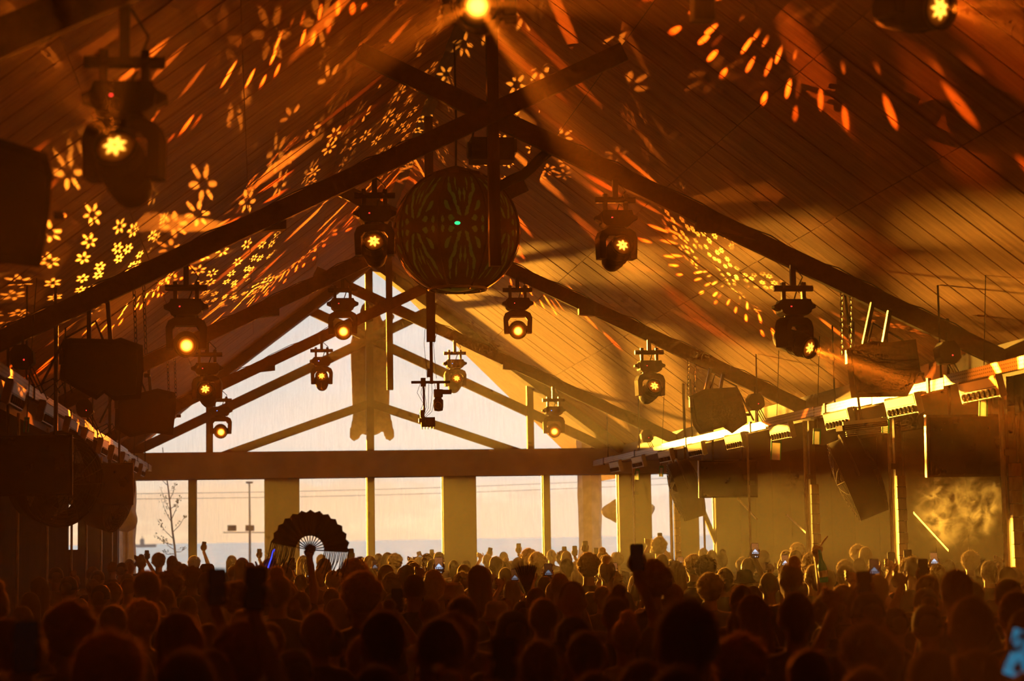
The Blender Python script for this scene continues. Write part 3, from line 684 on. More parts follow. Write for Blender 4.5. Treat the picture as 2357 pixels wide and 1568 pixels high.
# equipment box and hose beside the king post
p = at(1131, 348, 17.3); T = thing('equipment_box', 'dark equipment box hung behind the king post above the ball lantern', 'box', p)
MB().box((0, 0, 0), (.38, .26, .20)).build('housing', M['black'], T)
MB().cyl((-.19, -.02, .0), (-.215, -.02, .0), .075, n=16).build('side_dial', M['metal'], T)
MB().box((.20, 0, .03), (.03, .22, .12)).build('end_plate', M['metal'], T)
for x in (-.06, -.02): MB().cyl((x, 0, .1), (x, 0, ZX-p.z-.12), .006, n=5).build('hanger_wire', M['metal'], T)
MB().tube([(-.17, 0, .1), (-.15, .02, .2), (-.08, 0, .26), (-.04, 0, .28)], .01, 6).build('loop_cable', M['cable'], T)
pts = [at(x, y, 17.15) for x, y in ((1145, 432), (1175, 415), (1205, 402), (1222, 388), (1240, 368), (1262, 350), (1295, 325))]
tag(MB().tube(pts, .045, 10).build('air_hose', M['cable'], None, True), 'thick bent hose running from the king post up to the right', 'hose')
# ------------------------------------------------------------------ cameras on a drop rod below the second king post
zf = ZB; bz = at(993, 880, D2).z
T = thing('camera_rig', 'drop rod and crossbar holding two small cameras under the king post', 'camera rig', (XC, D2, bz))
MB().box((.0, 0, (zf-bz)/2), (.035, .035, zf-bz+.04)).build('drop_rod', M['metal'], T)
MB().bar((-.24, 0, 0), (.22, 0, 0), .03, .03).build('crossbar', M['metal'], T)
MB().box((-.10, 0, .0), (.055, .055, .10)).box((-.03, 0, .11), (.04, .04, .10)).build('pipe_clamp', M['metal'], T)
MB().bar((-.095, 0, -.05), (-.09, 0, -.36), .022, .022, (0, 1, 0)).build('camera_stem', M['metal'], T)
for q in range(6):
    MB().tube([(-.12+.03*q, .02, .02), (-.17+.045*q, .03, -.12), (-.10+.02*q, .02, -.25-.02*q), (-.16+.02*q, .02, -.40), (-.10, .0, -.44)], .0035, 4).build('thin_cable', M['cable'], T)
for x in (-.05, .06): MB().tube([(x, .02, .05), (x-.03, .03, .45), (x*1.4, .02, .62), (x, .0, zf-bz+.2)], .0035, 4).build('thin_cable', M['cable'], T)
def small_camera(px, py, D, label, kind):
    p = at(px, py, D); T = thing('small_camera', label, 'camera', p, group='small cameras on the rig')
    if kind == 0:
        MB().box((.02, 0, -.02), (.16, .10, .11)).build('camera_body', M['black'], T); MB().cyl((.02, -.05, -.02), (.02, -.10, -.02), .04, n=14).build('camera_lens', M['metal'], T)
        MB().box((-.045, 0, .075), (.05, .05, .09)).build('ball_mount', M['metal'], T)
        for q in range(5): MB().cyl((-.05+.035*q, 0, -.075), (-.05+.035*q, 0, -.105), .006, n=5).build('plug', M['metal'], T)
        MB().box((-.075, -.02, .0), (.03, .04, .05)).build('knob', M['galv'], T)
    else:
        MB().lathe([(.001, -.115), (.05, -.105), (.058, -.06), (.058, .02), (.04, .035), (.04, .06)], 16, (0, 0, 1), (0, 0, 0), True).build('camera_body', M['black'], T)
        MB().box((0, 0, .10), (.10, .09, .09)).build('pan_mount', M['black'], T); MB().box((.10, 0, .115), (.11, .07, .05)).build('viewfinder', M['black'], T)
        MB().lathe([(.036, -.058), (.044, -.062), (.036, -.068)], 16, (0, 1, 0), (-.01, 0, -.05)).build('lens_ring', M['galv'], T)
        MB().box((0, 0, .19), (.03, .03, .10)).build('stem', M['metal'], T)
small_camera(981, 968, D2, 'small boxy camera at the lower left end of the rig', 0)
small_camera(1009, 925, D2, 'small round camera with a viewfinder on the right of the rig', 1)
# ------------------------------------------------------------------ drum fans
def fan_meshes():
    g = {}; Rf = .42
    g['drum'] = MB().lathe([(Rf*.97, -.15), (Rf, -.15), (Rf, .15), (Rf*.97, .15), (Rf*.97, -.15)], 48, (0, 1, 0)).mesh('drum', M['black'], True)
    g['ring'] = [MB().tube([(Rf*k*math.cos(2*PI*i/40), -.15-.07*(1-k*k), Rf*k*math.sin(2*PI*i/40)) for i in range(40)], .0035, 4, True).mesh('cage_ring', M['metal']) for k in (.15, .27, .38, .48, .58, .67, .76, .84, .92, 1.)]
    g['spoke'] = MB().tube([(Rf*k, -.15-.07*(1-k*k), 0) for k in (.1, .3, .5, .7, .9, 1.)], .004, 4).mesh('cage_spoke', M['metal'])
    b = MB(); b.add([(.06, .03, -.02), (.20, .06, -.10), (.37, .05, -.11), (.39, -.04, .09), (.22, -.05, .11), (.07, -.02, .03)], [(0, 1, 4, 5), (1, 2, 3, 4)])
    b.add([(v[0], v[1]+.006, v[2]) for v in b.v[:6]], [(5, 4, 1, 0), (4, 3, 2, 1)]); g['blade'] = b.mesh('blade', M['metal'])
    g['hub'] = MB().cyl((0, -.06, 0), (0, .14, 0), .075, n=18).mesh('motor_hub', M['black'])
    b = MB().tube([(Rf*1.07*math.cos(a), 0, Rf*1.07*math.sin(a)) for a in [PI*q/14 for q in range(15)]], .018, 6); g['yoke'] = b.mesh('mount_yoke', M['metal'])
    return g
FM = fan_meshes()
def drum_fan(px, py, D, axis, label):
    p = at(px, py, D); T = thing('drum_fan', label, 'fan', p, group='drum fans under the side eaves')
    T.rotation_euler = basis(-Vector(axis)).to_euler()
    link('drum', FM['drum'], T); link('motor_hub', FM['hub'], T); link('mount_yoke', FM['yoke'], T)
    for i in range(4): link('blade', FM['blade'], T).rotation_euler = (0, i*PI/2+.3, 0)
    for sgn in (0, PI):
        for r_ in FM['ring']: link('cage_ring', r_, T).rotation_euler = (0, 0, sgn)
        for i in range(18): link('cage_spoke', FM['spoke'], T).matrix_local = Matrix.Rotation(sgn, 4, 'Z') @ Matrix.Rotation(i*2*PI/18, 4, 'Y')
    q = basis(-Vector(axis)).transposed() @ Vector((0, 0, 1))
    e = q*max(.2, overhead(p.x)-p.z); MB().cyl(q*.40, e, .02, n=6).build('drop_rod', M['metal'], T)
drum_fan(1974, 1098, 19.6, (-.88, .24, -.36), 'dark drum fan tilted below the right rail beside the block-clad post')
drum_fan(1579, 1128, 27.8, (-.92, .12, -.28), 'far drum fan hanging in front of the right end of the end wall')
drum_fan(128, 1105, 19.0, (.62, -.76, -.22), 'drum fan with a round wire cage on the left')
drum_fan(252, 1150, 27.6, (.90, -.36, -.30), 'far drum fan on the left beside the end-wall column')
# ------------------------------------------------------------------ flat display panels
def display(px, py, D, w, h, tilt, label):
    p = at(px, py, D); T = thing('display_panel', label, 'screen', p, (tilt, .0, 0), 'flat black displays along the aisles')
    MB().box((0, 0, 0), (w, .06, h)).build('casing', M['black'], T); MB().box((0, -.034, 0), (w*.95, .008, h*.92)).build('screen_glass', M['blackgloss'], T)
    for x in (-.2, .2): MB().cyl((x, .02, h*.4), (x, .02, overhead(p.x+x)-.06-p.z), .014, n=6).build('drop_rod', M['metal'], T)
    MB().box((-w/2-.006, -.01, 0), (.012, .05, h)).build('lit_edge_strip', M['galv'], T)  # pale strip on the left edge only, stands in for light catching it
M['blackgloss'] = mat('black_screen', (.012, .011, .011), .25)
display(1676, 1103, 26.4, .80, .50, .05, 'flat black display hanging right of the far drum fan')
display(2238, 1026, 17.4, .86, .56, .05, 'flat black display at the right edge below the nearest wash lights')
display(238, 1115, 26.2, .76, .54, .05, 'flat black display on the left beside the end window')
display(72, 1072, 17.6, .70, .52, .05, 'flat black display at the left edge in front of the drum fan')
# diagonal braces leaning on the right wall
for a, l in ((((1698, 1148), (1742, 1195)), 'thin diagonal brace under the right display'), (((1812, 1186), (1862, 1232)), 'faint diagonal brace left of the pointing arm'), (((2104, 1180), (2185, 1268)), 'lit diagonal batten in front of the smoke at right')):
    e_ = []
    for q in a: r_ = ray(*q); e_.append(CAMP+r_*((WRX-.03)/r_.x))
    tag(MB().bar(e_[0], e_[1], .02, .03).build('diagonal_batten', M['block']), l, 'batten', 'diagonal battens on the right')
# a wisp of thicker smoke at the right
m = bpy.data.materials.new('smoke'); m.use_nodes = True; t = NT(m.node_tree); t.n.clear()
tc = t.node('ShaderNodeTexCoord'); P = tc.outputs['Object']
n_ = t.noise(P, 4.0, 5, .65); nd = t.n[-1]; nd.inputs['Distortion'].default_value = 1.6
rr = t.vmath('LENGTH', t.vmath('MULTIPLY', P, (1.9, 1.9, 2.0)))
dn = t.math('MULTIPLY', t.step(n_, .50, .68), t.math('SUBTRACT', 1., t.step(rr, .35, 1.0)))
vs = t.node('ShaderNodeVolumeScatter'); vs.inputs['Color'].default_value = (.95, .95, .95, 1); t.put(vs.inputs['Density'], t.math('MULTIPLY', dn, 4.5)); vs.inputs['Anisotropy'].default_value = .3
o = t.node('ShaderNodeOutputMaterial'); t.l.new(vs.outputs[0], o.inputs['Volume'])
smk = MB().ell((0, 0, 0), (.55, .5, .52), 20, 14).build('smoke_wisp', m); smk.location = at(2205, 1165, 19.0)
tag(smk, 'wisp of pale smoke in front of the right aisle', 'smoke', kind='stuff')
# ================================================================== outside the glass
M['sea'] = mat('sea_water', (.10, .17, .19), .22, scale=.05, var=.3, spec=.6)
t = NT(M['sea'].node_tree); b = t.n['Principled BSDF']; tc = t.node('ShaderNodeTexCoord'); x, y, z = t.sep(tc.outputs['Object'])
nz = t.noise(t.comb(t.math('MULTIPLY', x, .012), t.math('MULTIPLY', y, .05), 0.), 1., 5, .6)
bp = t.node('ShaderNodeBump'); bp.inputs['Strength'].default_value = .6; bp.inputs['Distance'].default_value = 2.0; t.put(bp.inputs['Height'], nz); t.l.new(bp.outputs[0], b.inputs['Normal'])
t.put(b.inputs['Base Color'], t.mix(t.step(nz, .4, .62), (.20, .46, .58, 1), (.42, .64, .72, 1)))
M['sand'] = mat('beach_sand', (.32, .25, .18), .9); M['terrace'] = mat('terrace_deck', (.22, .18, .15), .8)
struct(MB().add([(-6000, 150, -3), (6000, 150, -3), (6000, 14000, -3), (-6000, 14000, -3)], [(0, 1, 2, 3)]).build('sea_ground', M['sea']), 'pale sea out to the horizon')
struct(MB().add([(-400, 52, -2.6), (400, 52, -2.6), (400, 150, -3.05), (-400, 150, -3.05)], [(0, 1, 2, 3)]).build('beach_ground', M['sand']), 'strip of beach below the terrace')
struct(MB().box((2, 45.2, -.1), (60, 14, .2)).build('terrace_floor', M['terrace']), 'terrace outside the end wall')
def rough(b, amp, sc, seed):
    from mathutils import noise
    b.v = [tuple(Vector(p)+Vector(noise.noise_vector(Vector(p)*sc+Vector((seed, seed, 0))))*amp) for p in b.v]; return b
def stone_column(px, wpx, D, label):
    p = at(px, 1200, D); w = wpx*D/FPX; b = MB()
    n = 16; prof = [(w/2*(1+.05*math.sin(k*1.3)), k*.25) for k in range(17)]
    b.lathe([(r_*1.12, h) for r_, h in prof], 8, (0, 0, 1), (0, 0, 0), True)
    T = tag(rough(b, .03, 3., px).build('stone_column', M['stone']), label, 'column', 'stone porch columns outside'); T.location = (p.x, p.y, 0)
stone_column(1358, 50, 39.2, 'rough stone porch column outside the right windows'); stone_column(292, 36, 38.6, 'rough stone porch column outside at the left window edge')
def burl(px, py, D, r, label, seed):
    p = at(px, py, D); T = thing('driftwood_burl', label, 'ornament', (p.x, p.y, 0), group='knotted burls on the porch')
    b = MB().ell((0, 0, 0), r, 24, 16); o = rough(b, .06, 4.5, seed).build('burl', M['figure'], T, True); o.location = (0, 0, p.z)
    MB().cyl((0, .1, 0), (0, .1, p.z), .06, n=8).build('stake', M['figure'], T)
burl(1445, 1178, 37.6, (.50, .3, .24), 'dark knotted burl showing on both sides of the right end-wall column', 3)
burl(288, 1194, 37.4, (.22, .25, .26), 'dark knotted burl at the left window edge', 8)
# carved figure hung in the gable: head with ears, long body, two short legs
from mathutils import noise as _nz
def remesh(b, name, m_, voxel, dec=None, smooth=2):
    me = b.mesh(name+'_raw', m_); o = bpy.data.objects.new('tmp', me); COL.objects.link(o)
    q = o.modifiers.new('r', 'REMESH'); q.mode = 'VOXEL'; q.voxel_size = voxel
    if smooth: q = o.modifiers.new('s', 'SMOOTH'); q.factor = .5; q.iterations = smooth
    if dec: q = o.modifiers.new('d', 'DECIMATE'); q.ratio = dec
    dg = bpy.context.evaluated_depsgraph_get(); dg.update()
    me2 = bpy.data.meshes.new_from_object(o.evaluated_get(dg)); me2.name = name
    bpy.data.objects.remove(o); bpy.data.meshes.remove(me)
    me2.polygons.foreach_set('use_smooth', [True]*len(me2.polygons))
    if not me2.materials: me2.materials.append(m_)
    return me2
k = 37.0/FPX; F0 = at(853, 870, 37.0)
def fp(x, y, yy=0.): return ((x-853)*k, yy, -(y-870)*k)
b = MB()
for (x0, y0, x1, y1, r0, r1) in ((853, 790, 853, 930, 47, 44), (853, 735, 853, 790, 28, 44), (852, 930, 852, 965, 43, 40), (822, 960, 817, 1002, 13, 12), (888, 960, 895, 1003, 12, 13), (815, 985, 814, 1004, 11, 12), (890, 745, 903, 728, 10, 8), (830, 745, 826, 738, 10, 8), (853, 715, 853, 735, 24, 26)):
    b.cap(fp(x0, y0), fp(x1, y1), r0*k, r1*k, 14)
b.v = [(v[0], v[1]*.45, v[2]) for v in b.v]
me = remesh(b, 'carved_figure', M['figure'], .03, None, 3)
o = link('carved_figure', me); o.location = F0; tag(o, 'tall dark carved figure with two stubby legs hung in the gable', 'sculpture')
# little tree
def tree():
    base = at(418, 1290, 47.); base.z = 0; k = 47./FPX
    T = thing('young_tree', 'young leafless tree seen through the left window', 'tree', base); m_ = mat('bark', (.16, .11, .07), .9); lf = mat('dry_leaves', (.20, .17, .07), .8)
    def P(x, y, dy=0.): q = at(x, y, 47.+dy); return tuple(q-base)
    MB().tube([(0, 0, 0)]+[P(x, y) for x, y in ((402, 1260), (396, 1215), (392, 1170), (388, 1130), (383, 1095), (378, 1060), (374, 1030))], .028, 6, taper=.3).build('trunk', m_, T)
    rnd = random.Random(5); lv = MB()
    for (x0, y0, x1, y1) in ((400, 1265, 376, 1240), (398, 1240, 362, 1195), (397, 1255, 358, 1232), (396, 1205, 371, 1150), (394, 1180, 368, 1120), (398, 1225, 428, 1185), (395, 1195, 415, 1140), (402, 1270, 428, 1262), (391, 1150, 405, 1110), (388, 1120, 362, 1085), (384, 1100, 402, 1060), (400, 1275, 372, 1268), (394, 1170, 412, 1150)):
        dy = rnd.uniform(-.5, .5); a, bq = Vector(P(x0, y0)), Vector(P(x1, y1, dy)); mid = (a+bq)/2+Vector((0, 0, -.05))
        MB().tube([a, mid, bq], .010, 5, taper=.35).build('branch', m_, T)
        for q in range(16):
            c = a.lerp(bq, rnd.uniform(.35, 1.03))+Vector((rnd.uniform(-.05, .05), rnd.uniform(-.05, .05), rnd.uniform(-.05, .05)))
            R = Euler((rnd.uniform(0, 6), rnd.uniform(0, 6), rnd.uniform(0, 6))).to_matrix(); s_ = rnd.uniform(.02, .04)
            lv.add([c+R @ Vector(v)*s_ for v in ((-1, 0, 0), (0, .5, .1), (1, 0, 0), (0, -.5, .1))], [(0, 1, 2, 3)])
    lv.build('leaves', lf, T)['kind'] = 'stuff'
tree()
# floodlight mast, ship and wires
k = 110./FPX; base = at(575, 1240, 110.); base.z = -2.8
T = thing('floodlight_mast', 'floodlight mast standing by the sea in the second window', 'mast', base)
def Q(x, y): return tuple(at(x, y, 110.)-base)
MB().cyl((0, 0, 0), Q(575, 1225), .09, .06, 8).build('lower_pole', M['metal'], T); MB().cyl(Q(575, 1225), Q(574, 1110), .055, .04, 8).build('upper_pole', M['metal'], T)
MB().bar(Q(514, 1226), Q(612, 1226), .05, .05).build('crossarm', M['metal'], T); MB().bar(Q(566, 1111), Q(582, 1111), .08, .10).build('top_lamp', M['metal'], T)
for x in (534, 575): MB().box(Q(x, 1216), (.48, .2, .32)).build('floodlight', M['metal'], T)
sp = mat('haze_toned_ship', (.55, .40, .32), .9); p = at(335, 1243, 2600.); k = 2600./FPX  # ship colour paled towards peach, haze of distance put into it
T = thing('cargo_ship', 'hazy cargo ship on the horizon at left', 'ship', (p.x, p.y, -3))
MB().prism([(-24*k, 0), (22*k, 0), (24*k, 7*k), (-26*k, 6*k)], 12, lambda u, v, w: (u, w, v)).build('hull', sp, T); MB().box((-8*k, 6, 12*k), (9*k, 10, 14*k)).build('bridge_tower', sp, T); MB().box((-8*k, 6, 21*k), (2*k, 2, 8*k)).build('funnel', sp, T)
for y0, y1, l in ((1138, 1098, 'upper thin overhead wire crossing the windows'), (1150, 1112, 'lower thin overhead wire crossing the windows')):
    pts = []
    for i in range(25):
        s_ = i/24; pts.append(at(200+1400*s_, y0+(y1-y0)*s_+8*math.sin(PI*s_), 75.))
    T = thing('overhead_wire', l, 'wire', (pts[12].x, pts[12].y, -2.7), group='overhead wires by the sea'); o = Vector(T.location)
    MB().tube([q-o for q in pts], .012, 4).build('wire', M['cable'], T)
    for q in (pts[0], pts[-1]): MB().cyl((q.x-o.x, q.y-o.y, 0), (q.x-o.x, q.y-o.y, q.z-o.z+.1), .05, n=6).build('utility_pole', M['post'], T)
# ================================================================== people
from mathutils import noise as nz_
SKIN = [mat('skin_%d' % i, c, .55, var=.12, scale=9) for i, c in enumerate(((.42, .25, .17), (.30, .17, .11), (.52, .33, .24)))]
CLOTH = [mat('cloth_%s' % n, c, .85, var=.3, scale=14, bump=.15) for n, c in (('black', (.035, .033, .035)), ('charcoal', (.10, .09, .09)), ('navy', (.05, .06, .11)), ('brown', (.18, .12, .08)), ('white', (.55, .52, .48)), ('olive', (.14, .13, .07)))]
TROUS = mat('denim', (.03, .035, .05), .9)
HAIRC = [mat('hair_%s' % n, c, .62, var=.35, scale=40, bump=.3, spec=.2) for n, c in (('black', (.04, .030, .024)), ('brown', (.12, .07, .04)), ('blond', (.36, .23, .11)))]
for _m in HAIRC+CLOTH:
    _b = _m.node_tree.nodes['Principled BSDF']; _b.inputs['Sheen Weight'].default_value = .7; _b.inputs['Sheen Roughness'].default_value = .3; _b.inputs['Sheen Tint'].default_value = (1., .8, .6, 1)
for _m in HAIRC:
    _t = NT(_m.node_tree); _b = _t.n['Principled BSDF']; _o = _t.n['Material Output']; _r = _t.node('ShaderNodeBsdfTranslucent'); _r.inputs[0].default_value = (.55, .38, .22, 1)
    _x = _t.node('ShaderNodeMixShader'); _x.inputs[0].default_value = .45; _t.l.new(_b.outputs[0], _x.inputs[1]); _t.l.new(_r.outputs[0], _x.inputs[2]); _t.l.new(_x.outputs[0], _o.inputs[0])
def hand_mb(kind):               # wrist at origin, fingers up (+Z), back of the hand +Y
    b = MB(); b.cap((0, .01, -.02), (0, .016, .02), .026, .028); b.ell((0, .024, .055), (.041, .017, .05))
    for i in range(4):
        fz = .045+.021*i; ln = (.9, 1., .97, .8)[3-i]
        if kind == 'grip':
            p = [(.026, .026, fz), (.047, .028, fz+.002), (.050*ln, .006, fz+.004), (.040*ln, -.014, fz+.005)]
        elif kind == 'point' and i == 3:
            p = [(.030, .02, .085), (.055, .015, .125), (.078, .01, .155), (.098, .006, .178)]
        elif kind in ('point', 'fist'):
            p = [(.026-.0*i, .012, .05+.012*i), (.04, -.012, .06+.012*i), (.026, -.034, .055+.012*i), (.004, -.03, .05+.012*i)]
        else:
            x = -.03+.02*i; L_ = .075*(.85, 1., .96, .8)[i]
            p = [(x, .024, .095), (x*1.1, .02, .095+L_*.45), (x*1.1, .006, .095+L_*.8), (x*1.1, -.012, .095+L_)]
        for a, c, r0, r1 in zip(p, p[1:], (.0095, .009, .008), (.009, .008, .0072)): b.cap(a, c, r0, r1, 8)
    th = {'grip': [(-.028, .02, .03), (-.049, .014, .062), (-.048, -.008, .088), (-.040, -.016, .108)], 'open': [(-.03, .02, .03), (-.055, .01, .06), (-.07, 0, .085), (-.078, -.006, .105)]}.get(kind, [(-.028, .01, .03), (-.040, -.012, .055), (-.022, -.034, .075), (.002, -.042, .08)])
    for a, c, r0, r1 in zip(th, th[1:], (.013, .011, .0095), (.011, .0095, .008)): b.cap(a, c, r0, r1, 8)
    return b
HANDS = {}
for k in ('grip', 'point', 'fist', 'open'):
    me = remesh(hand_mb(k), 'hand', SKIN[0], .0052, .5, 1)
    HANDS[k] = ([tuple(v.co) for v in me.vertices], [tuple(p.vertices) for p in me.polygons])
# pose: (elbow, wrist, hand kind, hand tilt) for the right (+x) and left arm
IDLE = ((.255, -.02, 1.11), (.25, .10, .90), 'open', PI)
POSES = {
 'idle': (IDLE, IDLE, None),
 'high': (((.25, .10, 1.58), (.16, .16, 1.84), 'grip', 0), IDLE, (.16, .16, 1.94)),
 'highL': (IDLE, ((.25, .10, 1.58), (.16, .16, 1.84), 'grip', 0), (-.16, .16, 1.94)),
 'two': (((.22, .20, 1.42), (.075, .30, 1.66), 'grip', 0), ((.22, .20, 1.42), (.085, .31, 1.64), 'grip', 0), (.075, .30, 1.76)),
 'top': (((.235, .04, 1.64), (.19, .07, 1.93), 'grip', 0), IDLE, (.19, .07, 2.03)),
 'point': (((.235, .02, 1.64), (.20, .03, 1.92), 'point', 0), IDLE, (.20, .03, 2.0)),
 'fan': (((.225, .03, 1.64), (.19, .05, 1.93), 'fist', 0), IDLE, (.19, .02, 2.0)),
}
def arm(b, sx, el, wr, inf=0., upto=1.0):
    sh = Vector((sx*.165, 0, 1.375)); el = Vector((sx*el[0], el[1], el[2])); wr = Vector((sx*wr[0], wr[1], wr[2]))
    if upto < 1: b.cap(sh, sh.lerp(el, upto), .055+inf, .049+inf); return
    b.cap(sh, el, .052, .040); b.cap(el, wr, .041, .027)
def body_mesh(pose, skin):
    R_, L_, _ = POSES[pose]; b = MB()
    b.ell((0, .012, 1.615), (.072, .090, .104), 18, 14); b.ell((0, .045, 1.545), (.052, .052, .052)); b.cap((0, .098, 1.60), (0, .112, 1.578), .010, .014, 8)
    b.ell((0, .088, 1.535), (.024, .014, .010)); b.ell((0, .085, 1.632), (.05, .018, .012))
    for s_ in (-1, 1): b.ell((s_*.076, .0, 1.597), (.012, .022, .032)); b.ell((s_*.031, .086, 1.612), (.013, .012, .010))
    b.cap((0, -.01, 1.40), (0, .0, 1.54), .060, .053)
    b.ell((0, 0, 1.27), (.16, .10, .17)); b.ell((0, .005, 1.08), (.135, .095, .18)); b.ell((0, 0, .93), (.15, .10, .12))
    for s_, A in ((1, R_), (-1, L_)):
        b.cap((s_*.05, 0, 1.405), (s_*.16, 0, 1.375), .055, .055); arm(b, s_, A[0], A[1])
        b.cap((s_*.085, 0, .90), (s_*.095, .01, .50), .082, .055); b.cap((s_*.095, .01, .50), (s_*.1, -.01, .09), .055, .038); b.cap((s_*.1, -.03, .045), (s_*.11, .13, .035), .042, .030)
    me = remesh(b, 'body', skin, .0125, .30, 2)
    m2 = MB(); m2.v = [tuple(v.co) for v in me.vertices]; m2.f = [tuple(p.vertices) for p in me.polygons]; bpy.data.meshes.remove(me)
    for s_, A in ((1, R_), (-1, L_)):
        hv, hf = HANDS[A[2]]; w = Vector((s_*A[1][0], A[1][1], A[1][2])); Rm = Matrix.Rotation(A[3], 3, 'X')
        m2.add([w+Rm @ Vector((s_*v[0], v[1], v[2])) for v in hv], hf if s_ > 0 else [q[::-1] for q in hf])
    return m2.mesh('body', skin, True)
def shirt_mesh(pose, sleeve):
    R_, L_, _ = POSES[pose]; b = MB(); i = .016
    b.ell((0, 0, 1.27), (.16+i, .10+i, .165)); b.ell((0, .005, 1.08), (.14+i, .098+i, .18)); b.ell((0, 0, .95), (.152+i, .105+i, .11)); b.cap((0, -.01, 1.39), (0, -.008, 1.43), .072, .066)
    for s_, A in ((1, R_), (-1, L_)): b.cap((s_*.05, 0, 1.400), (s_*.16, 0, 1.372), .062, .066); arm(b, s_, A[0], A[1], i, sleeve)
    return remesh(b, 'shirt', CLOTH[0], .018, .6, 2)
def trouser_mesh():
    b = MB()
    b.ell((0, 0, .91), (.163, .115, .12))
    for s_ in (-1, 1): b.cap((s_*.085, 0, .90), (s_*.095, .01, .50), .097, .070); b.cap((s_*.095, .01, .50), (s_*.1, -.01, .10), .070, .058)
    return remesh(b, 'trousers', TROUS, .022, .6, 1)
def fuzz(me, n, ln, seed, zmin=1.5):
    rnd = random.Random(seed); bb = MB(); bb.v = [tuple(v.co) for v in me.vertices]; bb.f = [tuple(p.vertices) for p in me.polygons]
    pts = [(v.co.copy(), v.normal.copy()) for v in me.vertices if v.co.z > zmin]
    for _ in range(n):
        p, q = rnd.choice(pts); s_ = Vector((rnd.uniform(-1, 1), rnd.uniform(-1, 1), rnd.uniform(-1, 1))); s_ = (s_-q*s_.dot(q)).normalized()
        L_ = rnd.uniform(.4, 1)*ln; tip = p+(q*.8+s_*.7+Vector((0, 0, .1))).normalized()*L_; w = s_.cross(q)*.0013
        bb.add([p+w, p-w, tip], [(0, 1, 2)])
    return bb
def hair_mesh(kind):
    b = MB(); n_, l_ = 1100, .018
    if kind == 'short': b.ell((0, -.006, 1.633), (.082, .094, .096), 18, 14); b.cap((0, -.05, 1.60), (0, -.058, 1.54), .05, .04)
    elif kind == 'crop': b.ell((0, -.003, 1.632), (.077, .092, .092), 18, 14); n_, l_ = 900, .009
    elif kind == 'curly':
        b.ell((0, -.012, 1.645), (.105, .115, .115), 18, 14); n_, l_ = 1400, .03
        rnd = random.Random(3)
        for _ in range(60):
            a, z = rnd.uniform(0, 2*PI), rnd.uniform(-.3, 1); r_ = math.sqrt(max(0, 1-z*z)); b.ell((.10*r_*math.cos(a), -.012+min(.07, .11*r_*math.sin(a)), 1.645+.11*z), (.022, .022, .022), 8, 6)
    elif kind == 'long':
        b.ell((0, -.008, 1.633), (.086, .098, .098), 18, 14); b.cap((-.03, -.05, 1.62), (-.05, -.085, 1.33), .062, .045); b.cap((.03, -.05, 1.62), (.05, -.085, 1.33), .062, .045); n_, l_ = 1000, .016
    elif kind == 'bun': b.ell((0, -.006, 1.633), (.080, .094, .095), 18, 14); b.cap((0, -.05, 1.60), (0, -.05, 1.55), .045, .03); b.ell((0, -.055, 1.735), (.045, .045, .04))
    elif kind == 'tail': b.ell((0, -.006, 1.633), (.081, .094, .095), 18, 14); b.cap((0, -.10, 1.66), (0, -.135, 1.60), .03, .028); b.cap((0, -.135, 1.60), (.01, -.12, 1.42), .028, .012)
    me = remesh(b, 'hair', HAIRC[0], .011, .7, 2)
    me.calc_loop_triangles() if False else None
    return fuzz(me, n_, l_, len(kind)).mesh('hair', HAIRC[0], True)
def cap_mesh():
    b = MB().lathe([(.001, .115), (.045, .105), (.075, .07), (.086, .02), (.087, -.01), (.082, -.01), (.08, .02)], 20, (0, 0, 1), (0, .0, 1.625))
    br = [(.085*math.cos(a), .02+.15*math.sin(a)) for a in [PI*q/10 for q in range(11)]]
    b.prism(br, .008, lambda u, v, w: (u, v, 1.612+w-.15*max(0, v-.06)*.4))
    return b.mesh('cap', CLOTH[0], True)
def hat_mesh():
    return MB().lathe([(.001, .11), (.06, .105), (.078, .08), (.088, .0), (.14, -.035), (.142, -.03), (.092, .008), (.08, .085)], 24, (0, 0, 1), (0, 0, 1.64)).mesh('bucket_hat', CLOTH[0], True)
BODY = {p: body_mesh(p, SKIN[0]) for p in POSES}
SHIRT = {p: shirt_mesh(p, .55) for p in POSES}
TRO = trouser_mesh(); HAIR = {k: hair_mesh(k) for k in ('short', 'crop', 'curly', 'long', 'bun', 'tail')}; CAPM = cap_mesh(); HATM = hat_mesh()
_var = {}
def variant(me, m_):
    k = (me.name, m_.name)
    if k not in _var:
        c = me.copy(); c.materials.clear(); c.materials.append(m_); _var[k] = c
    return _var[k]
PEOPLE = []       # (x, y, radius)
HW = {'short': 'short-haired person', 'crop': 'crop-haired person', 'curly': 'curly-haired person', 'long': 'long-haired person', 'bun': 'person with top bun', 'tail': 'ponytailed person', 'cap': 'person in peaked cap', 'hat': 'person in bucket hat'}
HK = ['short']*6+['crop']*4+['curly']*3+['long']*3+['bun', 'tail', 'cap', 'cap', 'hat']
pr = random.Random(21)
